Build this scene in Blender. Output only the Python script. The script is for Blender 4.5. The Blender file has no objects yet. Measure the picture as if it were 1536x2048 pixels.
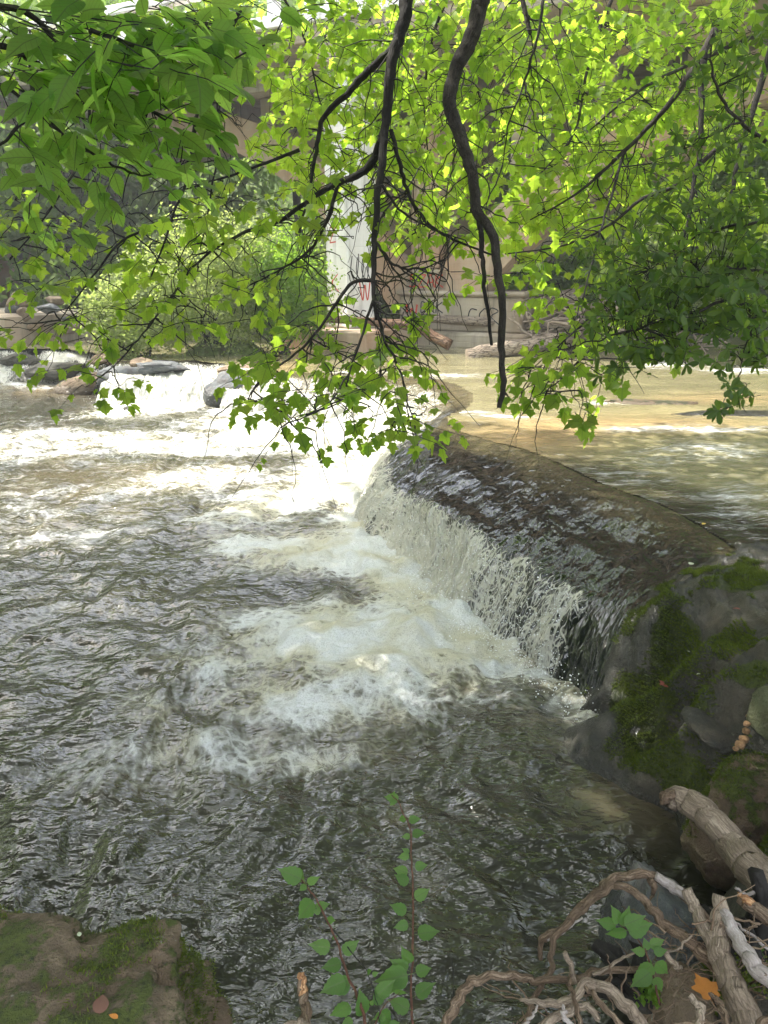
import bpy, math, random
import numpy as np
from mathutils import Vector, Matrix
R = math.radians
random.seed(7); rng = np.random.default_rng(11)
scene = bpy.context.scene
# ------------------------------------------------------------------ camera, sky, sun, exposure
H = 2.4; PITCH = R(17.5); FPX = 1538.0
cam_d = bpy.data.cameras.new('camera'); cam = bpy.data.objects.new('camera', cam_d)
scene.collection.objects.link(cam); scene.camera = cam
cam.location = (0, 0, H); cam.rotation_euler = (math.pi/2 - PITCH, 0, 0)
cam_d.sensor_fit = 'VERTICAL'; cam_d.sensor_height = 36.0; cam_d.lens = 36.0*FPX/2048.0
cam_d.clip_start = 0.05; cam_d.clip_end = 1500
SUN_H = Vector((-0.93, 0.37)).normalized(); SUN_EL = R(54)
world = bpy.data.worlds.new('World'); scene.world = world; world.use_nodes = True
wn = world.node_tree.nodes; wl = world.node_tree.links
bg = wn['Background']; sky = wn.new('ShaderNodeTexSky'); sky.sky_type = 'NISHITA'; sky.sun_disc = False
sky.sun_elevation = SUN_EL; sky.sun_rotation = math.atan2(SUN_H.x, SUN_H.y)
sky.air_density = 1.0; sky.dust_density = 5.0; sky.ozone_density = 1.0
# bright broken cloud all over the sky
wtc = wn.new('ShaderNodeTexCoord'); wmp = wn.new('ShaderNodeMapping'); wmp.inputs['Scale'].default_value = (1, 1, 2.2); wl.new(wtc.outputs['Generated'], wmp.inputs[0])
wnz = wn.new('ShaderNodeTexNoise'); wnz.inputs['Scale'].default_value = 2.6; wnz.inputs['Detail'].default_value = 6; wnz.inputs['Roughness'].default_value = .6; wl.new(wmp.outputs[0], wnz.inputs['Vector'])
wmr = wn.new('ShaderNodeMapRange'); wmr.interpolation_type = 'SMOOTHSTEP'; wmr.inputs[1].default_value = .44; wmr.inputs[2].default_value = .58; wmr.inputs[3].default_value = .05; wmr.inputs[4].default_value = 1.0; wl.new(wnz.outputs['Fac'], wmr.inputs[0])
wmx = wn.new('ShaderNodeMix'); wmx.data_type = 'RGBA'; wmx.inputs[7].default_value = (10.5, 10.8, 11.2, 1); wl.new(wmr.outputs[0], wmx.inputs[0]); wl.new(sky.outputs[0], wmx.inputs[6])
wl.new(wmx.outputs[2], bg.inputs[0]); bg.inputs[1].default_value = 0.15
sun_d = bpy.data.lights.new('sun', 'SUN'); sun = bpy.data.objects.new('sun', sun_d); scene.collection.objects.link(sun)
sun_d.energy = 3.6; sun_d.angle = R(0.6); sun_d.color = (1.0, 0.95, 0.86)
sv = Vector((SUN_H.x*math.cos(SUN_EL), SUN_H.y*math.cos(SUN_EL), math.sin(SUN_EL)))
sun.rotation_euler = sv.to_track_quat('Z', 'Y').to_euler()
vs = scene.view_settings; vs.view_transform = 'Standard'; vs.look = 'None'; vs.gamma = 1; vs.use_curve_mapping = False
vs.exposure = 1.9
scene.cycles.use_denoising = True; scene.cycles.max_bounces = 8; scene.cycles.transparent_max_bounces = 6
scene.cycles.diffuse_bounces = 3; scene.cycles.glossy_bounces = 3; scene.cycles.transmission_bounces = 5
scene.cycles.sample_clamp_indirect = 6.0; scene.cycles.caustics_reflective = False; scene.cycles.caustics_refractive = False

# ------------------------------------------------------------------ helpers
cp, sp = math.cos(PITCH), math.sin(PITCH)
def PT(u, v, t):
    dx = (u-768)/FPX; dv = (1024-v)/FPX
    return np.array([dx*t, (cp+dv*sp)*t, H+(-sp+dv*cp)*t])
def PZ(u, v, z):
    dv = (1024-v)/FPX
    return PT(u, v, (z-H)/(-sp+dv*cp))
def PY(u, v, y):
    dv = (1024-v)/FPX
    return PT(u, v, y/(cp+dv*sp))
def project(X):
    X = np.asarray(X, float); x, y, z = X[..., 0], X[..., 1], X[..., 2]-H
    f = y*cp - z*sp; up = y*sp + z*cp
    f = np.where(f < 0.05, 0.05, f)
    return 768+FPX*x/f, 1024-FPX*up/f, f
def _h(ix, iy, iz, s):
    n = (ix.astype(np.int64)*374761393 + iy.astype(np.int64)*668265263 + iz.astype(np.int64)*2147483647 + s*974634777) & 0xffffffff
    n = ((n ^ (n >> 13))*1274126177) & 0xffffffff
    n = ((n ^ (n >> 16))*2246822519) & 0xffffffff
    return ((n ^ (n >> 15)) & 0xffffff)/float(0xffffff)
def noise3(x, y, z, s=0):
    x, y, z = np.broadcast_arrays(np.asarray(x, float), np.asarray(y, float), np.asarray(z, float))
    ix, iy, iz = np.floor(x).astype(int), np.floor(y).astype(int), np.floor(z).astype(int)
    fx, fy, fz = x-ix, y-iy, z-iz
    fx = fx*fx*fx*(fx*(fx*6-15)+10); fy = fy*fy*fy*(fy*(fy*6-15)+10); fz = fz*fz*fz*(fz*(fz*6-15)+10)
    r = 0
    for a in (0, 1):
        for b in (0, 1):
            for c in (0, 1):
                r = r + _h(ix+a, iy+b, iz+c, s)*(fx if a else 1-fx)*(fy if b else 1-fy)*(fz if c else 1-fz)
    return r*2-1
def noise2(x, y, s=0):
    x, y = np.broadcast_arrays(np.asarray(x, float), np.asarray(y, float))
    ix, iy = np.floor(x).astype(int), np.floor(y).astype(int); fx, fy = x-ix, y-iy
    fx = fx*fx*fx*(fx*(fx*6-15)+10); fy = fy*fy*fy*(fy*(fy*6-15)+10); z0 = np.zeros_like(ix)
    a = _h(ix, iy, z0, s); b = _h(ix+1, iy, z0, s); c = _h(ix, iy+1, z0, s); d = _h(ix+1, iy+1, z0, s)
    return ((a*(1-fx)+b*fx)*(1-fy)+(c*(1-fx)+d*fx)*fy)*2-1
def fbm2(x, y, o=4, s=0, g=0.5):
    r, a, f = 0, 1, 1
    for i in range(o):
        r = r + a*noise2(x*f+i*7.3, y*f-i*3.1, s+i); a *= g; f *= 2.03
    return r
def fbm3(x, y, z, o=4, s=0, g=0.5):
    r, a, f = 0, 1, 1
    for i in range(o):
        r = r + a*noise3(x*f+i*7.3, y*f-i*3.1, z*f+i*5.7, s+i); a *= g; f *= 2.03
    return r
def ridge2(x, y, o=4, s=0):
    r, a, f = 0, 1, 1
    for i in range(o):
        r = r + a*(1-2*np.abs(noise2(x*f+i*5.3, y*f+i*2.7, s+i))); a *= 0.5; f *= 2.1
    return r
def sstep(a, b, x):
    t = np.clip((x-a)/(b-a), 0, 1); return t*t*(3-2*t)
def inside(poly, x, y):
    poly = np.asarray(poly); r = np.zeros(np.shape(x), bool); n = len(poly); j = n-1
    for i in range(n):
        xi, yi = poly[i]; xj, yj = poly[j]
        if yi != yj:
            r ^= ((yi > y) != (yj > y)) & (x < (xj-xi)*(y-yi)/(yj-yi)+xi)
        j = i
    return r
def pdist(line, x, y):
    d = np.full(np.shape(x), 1e9)
    for (ax, ay), (bx, by) in zip(line[:-1], line[1:]):
        vx, vy = bx-ax, by-ay; t = np.clip(((x-ax)*vx+(y-ay)*vy)/(vx*vx+vy*vy), 0, 1)
        d = np.minimum(d, np.hypot(x-ax-t*vx, y-ay-t*vy))
    return d
def catmull(P, n):
    P = np.asarray(P, float); m = len(P)
    if m == 2:
        t = np.linspace(0, 1, n)[:, None]; return P[0]*(1-t)+P[1]*t
    Q = np.vstack([2*P[0]-P[1], P, 2*P[-1]-P[-2]]); t = np.linspace(0, m-1, n); i = np.minimum(t.astype(int), m-2); f = (t-i)[:, None]
    a, b, c, d = Q[i], Q[i+1], Q[i+2], Q[i+3]
    return 0.5*(2*b+(c-a)*f+(2*a-5*b+4*c-d)*f*f+(3*b-a-3*c+d)*f**3)
def tps(pts, smooth=1e-3):
    pts = np.asarray(pts, float); X = pts[:, :2]; n = len(X)
    d = np.linalg.norm(X[:, None]-X[None], axis=2); K = np.where(d > 0, d*d*np.log(d+1e-12), 0)+smooth*np.eye(n)
    P = np.hstack([np.ones((n, 1)), X]); A = np.block([[K, P], [P.T, np.zeros((3, 3))]])
    w = np.linalg.solve(A, np.concatenate([pts[:, 2], np.zeros(3)]))
    def f(x, y):
        r = w[n]+w[n+1]*x+w[n+2]*y
        for i in range(n):
            d2 = (x-X[i, 0])**2+(y-X[i, 1])**2+1e-12
            r = r+w[i]*0.5*d2*np.log(d2)
        return r
    return f
def tag(o, label=None, cat=None, group=None, kind=None):
    if label: o['label'] = label
    if cat: o['category'] = cat
    if group: o['group'] = group
    if kind: o['kind'] = kind
    return o
def link(o, parent=None):
    scene.collection.objects.link(o)
    if parent is not None: o.parent = parent
    return o
def empty(name, loc=(0, 0, 0)):
    o = bpy.data.objects.new(name, None); o.location = loc; o.empty_display_size = 0.1
    return link(o)
def mesh(name, V, F, mat, smooth=True, attrs=None):
    V = np.asarray(V, np.float32); me = bpy.data.meshes.new(name)
    if isinstance(F, np.ndarray):
        k = F.shape[1]; n = len(F)
        me.vertices.add(len(V)); me.vertices.foreach_set('co', V.ravel())
        me.loops.add(n*k); me.loops.foreach_set('vertex_index', F.astype(np.int32).ravel())
        me.polygons.add(n); me.polygons.foreach_set('loop_start', np.arange(0, n*k, k, dtype=np.int32))
        me.polygons.foreach_set('loop_total', np.full(n, k, np.int32))
        me.update(calc_edges=True)
    else:
        me.from_pydata(V.tolist(), [], F); me.update()
    if smooth: me.polygons.foreach_set('use_smooth', np.ones(len(me.polygons), bool))
    for an, arr in (attrs or {}).items():
        arr = np.asarray(arr, np.float32)
        if arr.ndim == 1:
            a = me.attributes.new(an, 'FLOAT', 'POINT'); a.data.foreach_set('value', arr)
        else:
            a = me.attributes.new(an, 'FLOAT_VECTOR', 'POINT'); a.data.foreach_set('vector', arr.ravel())
    me.validate()
    if mat: me.materials.append(mat)
    return me
def obj(name, V, F, mat, parent=None, smooth=True, attrs=None):
    """world-space vertices; if the parent is an Empty with a location, vertices are made local to it"""
    V = np.asarray(V, float)
    if parent is not None: V = V-np.array(world_loc(parent))
    return link(bpy.data.objects.new(name, mesh(name, V, F, mat, smooth, attrs)), parent)
def world_loc(o):
    p = np.array(o.location, float)
    while o.parent is not None:
        o = o.parent; p = p+np.array(o.location)
    return p
def gridfaces(nr, nc, wrap=False):
    r, c = np.meshgrid(np.arange(nr-1), np.arange(nc if wrap else nc-1), indexing='ij'); c2 = (c+1) % nc
    return np.stack([r*nc+c, r*nc+c2, (r+1)*nc+c2, (r+1)*nc+c], -1).reshape(-1, 4)
class MB:
    def __init__(s): s.V = []; s.F = []; s.A = []; s.n = 0
    def add(s, V, F, a=0.0):
        s.V.append(np.asarray(V, float)); s.F.append(np.asarray(F)+s.n); s.n += len(V)
        s.A.append(np.full(len(V), a) if np.isscalar(a) else np.asarray(a))
    def build(s, name, mat, parent=None, smooth=True):
        return obj(name, np.vstack(s.V), np.vstack(s.F), mat, parent, smooth, {'rnd': np.concatenate(s.A)})
def tube(P, rad, n=None, sides=8, bump=0.0, seed=0, freq=6.0, flat=1.0):
    P = np.asarray(P, float); rad = np.asarray(rad, float)
    n = n or max(4, len(P)*4)
    C = catmull(P, n); r = np.interp(np.linspace(0, 1, n), np.linspace(0, 1, len(rad)), rad)
    T = np.gradient(C, axis=0); T /= np.linalg.norm(T, axis=1)[:, None]+1e-9
    up = np.array([0.13, 0.21, 0.97]); u = np.cross(T[0], up)
    if np.linalg.norm(u) < .05: u = np.cross(T[0], [1, 0, 0])
    U = []
    for k in range(n):
        u = u-T[k]*np.dot(u, T[k]); u = u/(np.linalg.norm(u)+1e-9); U.append(u)
    U = np.array(U); W = np.cross(T, U); a = np.linspace(0, 2*np.pi, sides, endpoint=False)
    ca, sa = np.cos(a), np.sin(a)
    rr = r[:, None]*np.ones(sides)
    if bump:
        L = np.concatenate([[0], np.cumsum(np.linalg.norm(np.diff(C, axis=0), axis=1))])
        q = freq/(rad.max()+1e-6)*0.12
        rr = rr*(1+bump*.7*fbm3(L[:, None]*q+seed*3.1, ca[None]*1.8+seed, sa[None]*1.8, 4, seed)+bump*.8*fbm3(L[:, None]*q*.35, ca[None]*3.5+seed, sa[None]*3.5, 3, seed+5))
    V = C[:, None]+rr[..., None]*(U[:, None]*ca[None, :, None]+flat*W[:, None]*sa[None, :, None])
    V = V.reshape(-1, 3); F = gridfaces(n, sides, True)
    V = np.vstack([V, C[0], C[-1]]); i0 = n*sides
    k = np.arange(sides); k2 = (k+1) % sides
    F = np.vstack([F, np.stack([k2, k, np.full(sides, i0), np.full(sides, i0)], 1), np.stack([(n-1)*sides+k, (n-1)*sides+k2, np.full(sides, i0+1), np.full(sides, i0+1)], 1)])
    return V, F
def fixq(F):
    """quads whose last two indices are equal -> list of tris and quads"""
    return [tuple(f[:3]) if f[2] == f[3] else tuple(f) for f in F.tolist()]
def tube_obj(name, P, rad, mat, parent=None, **k):
    V, F = tube(P, rad, **k); sd = k.get('sides', 8); n = (len(V)-2)//sd; R0 = float(np.max(rad)); C = V[:n*sd].reshape(n, sd, 3).mean(1)
    L = np.concatenate([[0], np.cumsum(np.linalg.norm(np.diff(C, axis=0), axis=1))]); a = np.linspace(0, 2*np.pi, sd, endpoint=False); q = (hash(name) % 7)*0+len(V)*.37
    g = np.stack([np.broadcast_to(np.cos(a)*R0, (n, sd)), np.broadcast_to(np.sin(a)*R0, (n, sd)), np.broadcast_to(L[:, None]*.22+q % 5, (n, sd))], -1).reshape(-1, 3)
    return obj(name, V, fixq(F), mat, parent, True, {'grain': np.vstack([g, g[:1]*[0, 0, 1], g[-1:]*[0, 0, 1]])})
def build_q(mb, name, mat, parent=None, smooth=True):
    return obj(name, np.vstack(mb.V), fixq(np.vstack(mb.F)), mat, parent, smooth, {'rnd': np.concatenate(mb.A)})
def boxV(c, d, ax=None, bev=0.0):
    """box centred at c, full size d, axes rows ax; bevelled a little"""
    ax = np.eye(3) if ax is None else np.asarray(ax, float); h = np.array(d)/2.0; b = min(bev, h.min()*.9)
    if b <= 0:
        S = np.array([[x, y, z] for x in (-1, 1) for y in (-1, 1) for z in (-1, 1)])*h
        F = [(0, 1, 3, 2), (4, 6, 7, 5), (0, 4, 5, 1), (2, 3, 7, 6), (0, 2, 6, 4), (1, 5, 7, 3)]
        return np.array(c)+S@ax, np.array(F)
    V = []; idx = {}
    for sx in (-1, 1):
        for sy in (-1, 1):
            for sz in (-1, 1):
                for k in range(3):
                    p = np.array([sx*(h[0]-b), sy*(h[1]-b), sz*(h[2]-b)]); p[k] += b*(sx, sy, sz)[k]
                    idx[(sx, sy, sz, k)] = len(V); V.append(p)
    F = []
    for k in range(3):
        o = [i for i in range(3) if i != k]
        for s in (-1, 1):
            q = []
            for (a, c2) in ((-1, -1), (1, -1), (1, 1), (-1, 1)):
                t = [0, 0, 0]; t[k] = s; t[o[0]] = a; t[o[1]] = c2; q.append(idx[(t[0], t[1], t[2], k)])
            if (s > 0) == (k == 1): q = q[::-1]
            F.append(tuple(q))
    for k in range(3):
        o = [i for i in range(3) if i != k]
        for a in (-1, 1):
            for c2 in (-1, 1):
                t0 = [0, 0, 0]; t1 = [0, 0, 0]; t0[k] = -1; t1[k] = 1
                t0[o[0]] = t1[o[0]] = a; t0[o[1]] = t1[o[1]] = c2
                F.append((idx[(*t0, o[0])], idx[(*t1, o[0])], idx[(*t1, o[1])], idx[(*t0, o[1])]))
    for sx in (-1, 1):
        for sy in (-1, 1):
            for sz in (-1, 1):
                F.append(tuple(idx[(sx, sy, sz, k)] for k in (0, 1, 2)))
    return np.array(c)+np.array(V)@ax, F
def box_obj(name, c, d, mat, parent=None, ax=None, bev=0.02):
    V, F = boxV(c, d, ax, bev)
    F = [tuple(int(i) for i in f) for f in F]
    o = obj(name, V, F, mat, parent, smooth=False)
    import bmesh
    bm = bmesh.new(); bm.from_mesh(o.data); bmesh.ops.recalc_face_normals(bm, faces=bm.faces); bm.to_mesh(o.data); bm.free()
    return o

# ------------------------------------------------------------------ materials
def newmat(name):
    m = bpy.data.materials.new(name); m.use_nodes = True; nt = m.node_tree; nt.nodes.clear()
    return m, nt
class NT:
    def __init__(s, nt): s.t = nt
    def n(s, typ, **k):
        x = s.t.nodes.new(typ)
        for a, b in k.items(): setattr(x, a, b)
        return x
    def l(s, a, b): s.t.links.new(a, b)
    def val(s, x, inp):
        if hasattr(x, 'links') or isinstance(x, bpy.types.NodeSocket): s.l(x, inp)
        else: inp.default_value = x
    def attr(s, name, vec=False):
        a = s.n('ShaderNodeAttribute'); a.attribute_name = name; return a.outputs['Vector' if vec else 'Fac']
    def coord(s, which='Object'): return s.n('ShaderNodeTexCoord').outputs[which]
    def mapping(s, v, sc=(1, 1, 1), rot=(0, 0, 0), loc=(0, 0, 0)):
        m = s.n('ShaderNodeMapping'); s.l(v, m.inputs[0]); m.inputs['Scale'].default_value = sc; m.inputs['Rotation'].default_value = rot; m.inputs['Location'].default_value = loc
        return m.outputs[0]
    def noise(s, v, scale, detail=4, rough=0.55, dist=0.0, color=False):
        x = s.n('ShaderNodeTexNoise'); s.l(v, x.inputs['Vector']); x.inputs['Scale'].default_value = scale; x.inputs['Detail'].default_value = detail
        x.inputs['Roughness'].default_value = rough; x.inputs['Distortion'].default_value = dist
        return x.outputs['Color' if color else 'Fac']
    def voro(s, v, scale, feature='DISTANCE_TO_EDGE', out='Distance', rand=1.0):
        x = s.n('ShaderNodeTexVoronoi'); x.feature = feature; s.l(v, x.inputs['Vector']); x.inputs['Scale'].default_value = scale; x.inputs['Randomness'].default_value = rand
        return x.outputs[out]
    def math(s, op, a, b=0.0, c=0.0, clamp=False):
        x = s.n('ShaderNodeMath'); x.operation = op; x.use_clamp = clamp; s.val(a, x.inputs[0]); s.val(b, x.inputs[1]); s.val(c, x.inputs[2]); return x.outputs[0]
    def vmath(s, op, a, b):
        x = s.n('ShaderNodeVectorMath'); x.operation = op; s.val(a, x.inputs[0]); s.val(b, x.inputs[1]); return x.outputs[0]
    def ramp(s, f, stops, interp='LINEAR'):
        x = s.n('ShaderNodeValToRGB'); s.l(f, x.inputs[0]); cr = x.color_ramp; cr.interpolation = interp
        while len(cr.elements) < len(stops): cr.elements.new(0.5)
        for e, (p, c) in zip(cr.elements, stops):
            e.position = p; e.color = (c, c, c, 1) if np.isscalar(c) else (*c, 1)
        return x.outputs[0]
    def map(s, f, a, b, c=0.0, d=1.0, smooth=True):
        x = s.n('ShaderNodeMapRange'); x.interpolation_type = 'SMOOTHSTEP' if smooth else 'LINEAR'; s.l(f, x.inputs[0])
        for i, q in enumerate((a, b, c, d)): s.val(q, x.inputs[1+i])
        return x.outputs[0]
    def mix(s, f, a, b, blend='MIX'):
        x = s.n('ShaderNodeMix'); x.data_type = 'RGBA'; x.blend_type = blend; s.val(f, x.inputs[0])
        for q, i in ((a, 6), (b, 7)):
            if isinstance(q, tuple): x.inputs[i].default_value = (*q, 1)
            else: s.l(q, x.inputs[i])
        return x.outputs[2]
    def bump(s, h, strength=0.5, dist=0.01, normal=None):
        x = s.n('ShaderNodeBump'); s.l(h, x.inputs['Height']); s.val(strength, x.inputs['Strength']); x.inputs['Distance'].default_value = dist
        if normal is not None: s.l(normal, x.inputs['Normal'])
        return x.outputs[0]
    def pbsdf(s, color, rough=0.6, spec=0.5, normal=None, ior=1.5, **k):
        x = s.n('ShaderNodeBsdfPrincipled')
        if isinstance(color, tuple): x.inputs['Base Color'].default_value = (*color, 1)
        else: s.l(color, x.inputs['Base Color'])
        s.val(rough, x.inputs['Roughness']); s.val(spec, x.inputs['Specular IOR Level']); s.val(ior, x.inputs['IOR'])
        if normal is not None: s.l(normal, x.inputs['Normal'])
        for a, b in k.items(): s.val(b, x.inputs[a.replace('_', ' ')])
        return x.outputs[0]
    def out(s, sh, disp=None):
        o = s.n('ShaderNodeOutputMaterial'); s.l(sh, o.inputs[0])

def mat_bark(name, c0, c1, c2, moss=0.0, wet=0.8, sc=1.0, crack=1.0):
    m, t = newmat(name); N = NT(t); co = N.coord()
    gr = N.attr('grain', True)
    a = N.noise(co, 7*sc, 5, .7); b = N.noise(gr, 150*sc, 5, .7); c = N.voro(N.vmath('ADD', gr, N.mapping(N.noise(gr, 60*sc, 3, .6, 0, True), sc=(.012, .012, .012))), 85*sc); e = N.noise(co, 190*sc, 3, .6)
    f = N.math('ADD', N.math('MULTIPLY', a, .4), N.math('ADD', N.math('MULTIPLY', b, .42), N.math('MULTIPLY', e, .18)))
    col = N.ramp(f, [(.34, c0), (.5, c1), (.64, c2)])
    col = N.mix(N.math('MULTIPLY', N.map(c, 0, .09, 1, 0), crack), col, c0)
    col = N.mix(N.math('MULTIPLY', N.map(N.noise(N.mapping(co, loc=(3, 1, 2)), 16*sc, 4, .7), .58, .66), .5*crack), col, c0)
    if moss:
        g = N.noise(co, 6*sc, 4, .6); mk = N.map(g, .62-moss*.2, .74-moss*.2)
        col = N.mix(N.math('MULTIPLY', mk, .7), col, (.035, .045, .012))
    h = N.math('ADD', N.math('ADD', b, N.math('MULTIPLY', e, .3)), N.math('MULTIPLY', N.map(c, 0, .12), 1.0*crack))
    N.out(N.pbsdf(col, wet, .3, N.bump(h, .9, .006/max(sc, .3)))); return m
M_barkdark = mat_bark('bark_dark', (.008, .007, .006), (.018, .016, .013), (.05, .045, .035), moss=.3)
M_barkgrey = mat_bark('bark_grey', (.015, .012, .01), (.04, .033, .027), (.10, .085, .07), moss=.25)
M_drift = mat_bark('driftwood', (.10, .075, .05), (.25, .195, .14), (.44, .37, .28), crack=.5)
M_driftbark = mat_bark('driftwood_bark', (.06, .04, .024), (.16, .11, .07), (.32, .245, .17), moss=.05, crack=.6)
M_pale = mat_bark('bare_wood', (.16, .13, .11), (.33, .29, .26), (.46, .42, .39), wet=.6, crack=.2)
M_log = mat_bark('weathered_log', (.10, .08, .06), (.28, .225, .17), (.48, .41, .33), sc=.25)
M_logred = mat_bark('broken_log', (.06, .035, .022), (.18, .10, .06), (.30, .22, .15), sc=.25)
M_stem = mat_bark('stem_red', (.06, .025, .015), (.11, .05, .03), (.16, .09, .05), sc=3)
M_stemgreen = mat_bark('stem_green', (.07, .09, .03), (.11, .14, .05), (.15, .18, .07), sc=3)
M_splinter = mat_bark('splintered_wood', (.28, .12, .05), (.45, .25, .12), (.6, .4, .22), sc=1.5)

def mat_leaf(name, base, base2, trans, trans2, tfac=.55, rough=.45, veins=True):
    m, t = newmat(name); N = NT(t)
    r = N.math('FRACT', N.math('ADD', N.attr('rnd'), N.n('ShaderNodeObjectInfo').outputs['Random']))
    nz = N.noise(N.coord(), 30, 2)
    col = N.mix(r, base, base2); tc = N.mix(r, trans, trans2)
    geo = N.n('ShaderNodeNewGeometry').outputs['Backfacing']
    col = N.mix(N.math('MULTIPLY', geo, .3), col, (.11, .16, .07))
    col = N.mix(N.math('MULTIPLY', nz, .3), col, (.03, .05, .015))
    if veins:
        lu = N.n('ShaderNodeSeparateXYZ'); N.l(N.attr('luv', True), lu.inputs[0]); ax = N.math('ABSOLUTE', lu.outputs[0]); has = N.math('GREATER_THAN', lu.outputs[1], .01)
        ph = N.math('FRACT', N.math('MULTIPLY', N.math('SUBTRACT', lu.outputs[1], N.math('MULTIPLY', ax, .75)), 6.5)); lat = N.map(N.math('ABSOLUTE', N.math('SUBTRACT', ph, .5)), .40, .5)
        vn = N.math('MULTIPLY', N.math('MAXIMUM', N.map(ax, .008, .03, 1, 0), N.math('MULTIPLY', lat, .55)), has)
        bl = N.math('MULTIPLY', N.map(N.noise(N.attr('luv', True), 7, 4, .6), .55, .75), has)
        col = N.mix(N.math('MULTIPLY', vn, .5), col, (.16, .2, .09)); tc = N.mix(N.math('MULTIPLY', vn, .55), tc, (.1, .16, .02)); tc = N.mix(N.math('MULTIPLY', bl, .3), tc, (.5, .5, .08))
    p = N.pbsdf(col, rough+.12, .28)
    tr = N.n('ShaderNodeBsdfTranslucent'); N.l(tc, tr.inputs[0])
    mx = N.n('ShaderNodeMixShader'); mx.inputs[0].default_value = tfac; N.l(p, mx.inputs[1]); N.l(tr.outputs[0], mx.inputs[2])
    N.out(mx.outputs[0]); return m
M_maple = mat_leaf('maple_leaf', (.05, .095, .018), (.09, .13, .025), (.40, .66, .04), (.62, .84, .08), .68)
M_ovate = mat_leaf('broad_leaf', (.05, .10, .028), (.08, .135, .04), (.42, .74, .10), (.56, .84, .14), .7, .4)
M_oblong = mat_leaf('oblong_leaf', (.02, .045, .012), (.04, .075, .018), (.14, .30, .025), (.32, .48, .04), .48, .38)
M_sapling = mat_leaf('sapling_leaf', (.07, .15, .035), (.10, .19, .045), (.16, .36, .05), (.24, .44, .06), .5, .5)
M_bush = mat_leaf('bush_leaf', (.16, .2, .07), (.26, .3, .12), (.4, .54, .1), (.55, .65, .2), .5, .5, veins=False)
M_bushbright = mat_leaf('bright_shrub_leaf', (.08, .15, .02), (.12, .2, .03), (.3, .55, .03), (.4, .62, .05), .55, .5, veins=False)
M_forest = mat_leaf('forest_leaf', (.08, .13, .04), (.15, .2, .07), (.24, .4, .06), (.4, .55, .12), .5, .6, veins=False)
M_crown = mat_leaf('crown_leaf', (.04, .08, .02), (.06, .10, .03), (.14, .26, .03), (.2, .32, .04), .5, .5, veins=False)
M_moss_f = mat_leaf('moss_blade', (.06, .09, .01), (.14, .17, .02), (.12, .18, .012), (.24, .3, .02), .35, .7, veins=False)

def mat_rock(name, dark, mid, light, moss=(.032, .046, .007), wetattr=False, rough=.8, mossnoise=7.0, lichen=0.25, brown=(.12, .07, .045), brownamt=.5):
    m, t = newmat(name); N = NT(t); co = N.coord()
    a = N.noise(co, 3.5, 6, .62, .4); b = N.noise(co, 22, 5, .65); c = N.noise(co, 130, 3, .6)
    f = N.math('ADD', N.math('MULTIPLY', a, .5), N.math('ADD', N.math('MULTIPLY', b, .32), N.math('MULTIPLY', c, .18)))
    col = N.ramp(f, [(.34, dark), (.5, mid), (.66, light)])
    br = N.map(N.noise(N.mapping(co, loc=(3, 7, 1)), 4.3, 5, .6), .5, .62); col = N.mix(N.math('MULTIPLY', br, brownamt), col, brown)
    if lichen:
        li = N.map(N.noise(N.mapping(co, loc=(9, 2, 5)), 15, 6, .75), .63, .68); col = N.mix(N.math('MULTIPLY', li, lichen), col, (.3, .31, .24))
    ms = N.math('ADD', N.attr('moss'), N.math('MULTIPLY', N.math('SUBTRACT', N.noise(co, mossnoise, 7, .7), .5), 1.6))
    mk = N.map(ms, .45, .6); mcol = N.ramp(N.noise(co, 60, 4, .7), [(.3, (.01, .016, .003)), (.5, moss), (.72, (.075, .095, .014))])
    col = N.mix(mk, col, mcol)
    wet = N.attr('wet'); col = N.mix(N.math('MULTIPLY', wet, .75), col, N.mix(.72, col, (.004, .005, .005)))
    rg = N.math('SUBTRACT', rough, N.math('MULTIPLY', wet, N.math('SUBTRACT', rough, .16)))
    crack = N.voro(N.mapping(co, sc=(1, 1.6, 2.5)), 5); crk = N.map(crack, 0, .03)
    h = N.math('ADD', N.math('ADD', N.math('MULTIPLY', b, 1.3), N.math('MULTIPLY', c, .5)), N.math('MULTIPLY', mk, N.noise(co, 160, 3, .7)))
    N.out(N.pbsdf(col, rg, .5, N.bump(h, .8, .022))); return m
M_ledge = mat_rock('ledge_rock_mat', (.024, .025, .021), (.055, .053, .040), (.12, .108, .078), moss=(.065, .085, .012), brown=(.07, .055, .035), brownamt=.4)
M_boulder = mat_rock('boulder_mat', (.07, .052, .032), (.155, .115, .07), (.28, .22, .145), moss=(.07, .09, .012), lichen=.7, mossnoise=11, brown=(.11, .068, .042))
M_greyrock = mat_rock('grey_rock_mat', (.05, .055, .06), (.10, .11, .115), (.2, .2, .19), lichen=.6, brownamt=.2)
M_olive = mat_rock('olive_rock_mat', (.07, .08, .04), (.12, .13, .065), (.17, .17, .10), brownamt=.2)
M_tanrock = mat_rock('tan_rock_mat', (.12, .09, .06), (.22, .16, .10), (.36, .27, .18), lichen=.2)
M_pebble = mat_rock('pebble_mat', (.2, .11, .05), (.34, .2, .09), (.5, .34, .18), lichen=0)
def mat_dirt():
    m, t = newmat('dirt'); N = NT(t); co = N.coord()
    a = N.noise(co, 8, 6, .7); b = N.noise(co, 90, 4, .7)
    col = N.ramp(N.math('ADD', N.math('MULTIPLY', a, .5), N.math('MULTIPLY', b, .5)), [(.35, (.02, .013, .008)), (.5, (.055, .035, .022)), (.68, (.13, .085, .05))])
    mk = N.map(N.noise(co, 5, 6, .7), .52, .6); col = N.mix(mk, col, (.05, .065, .015))
    N.out(N.pbsdf(col, .9, .2, N.bump(b, 1, .02))); return m
M_dirt = mat_dirt()
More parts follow.
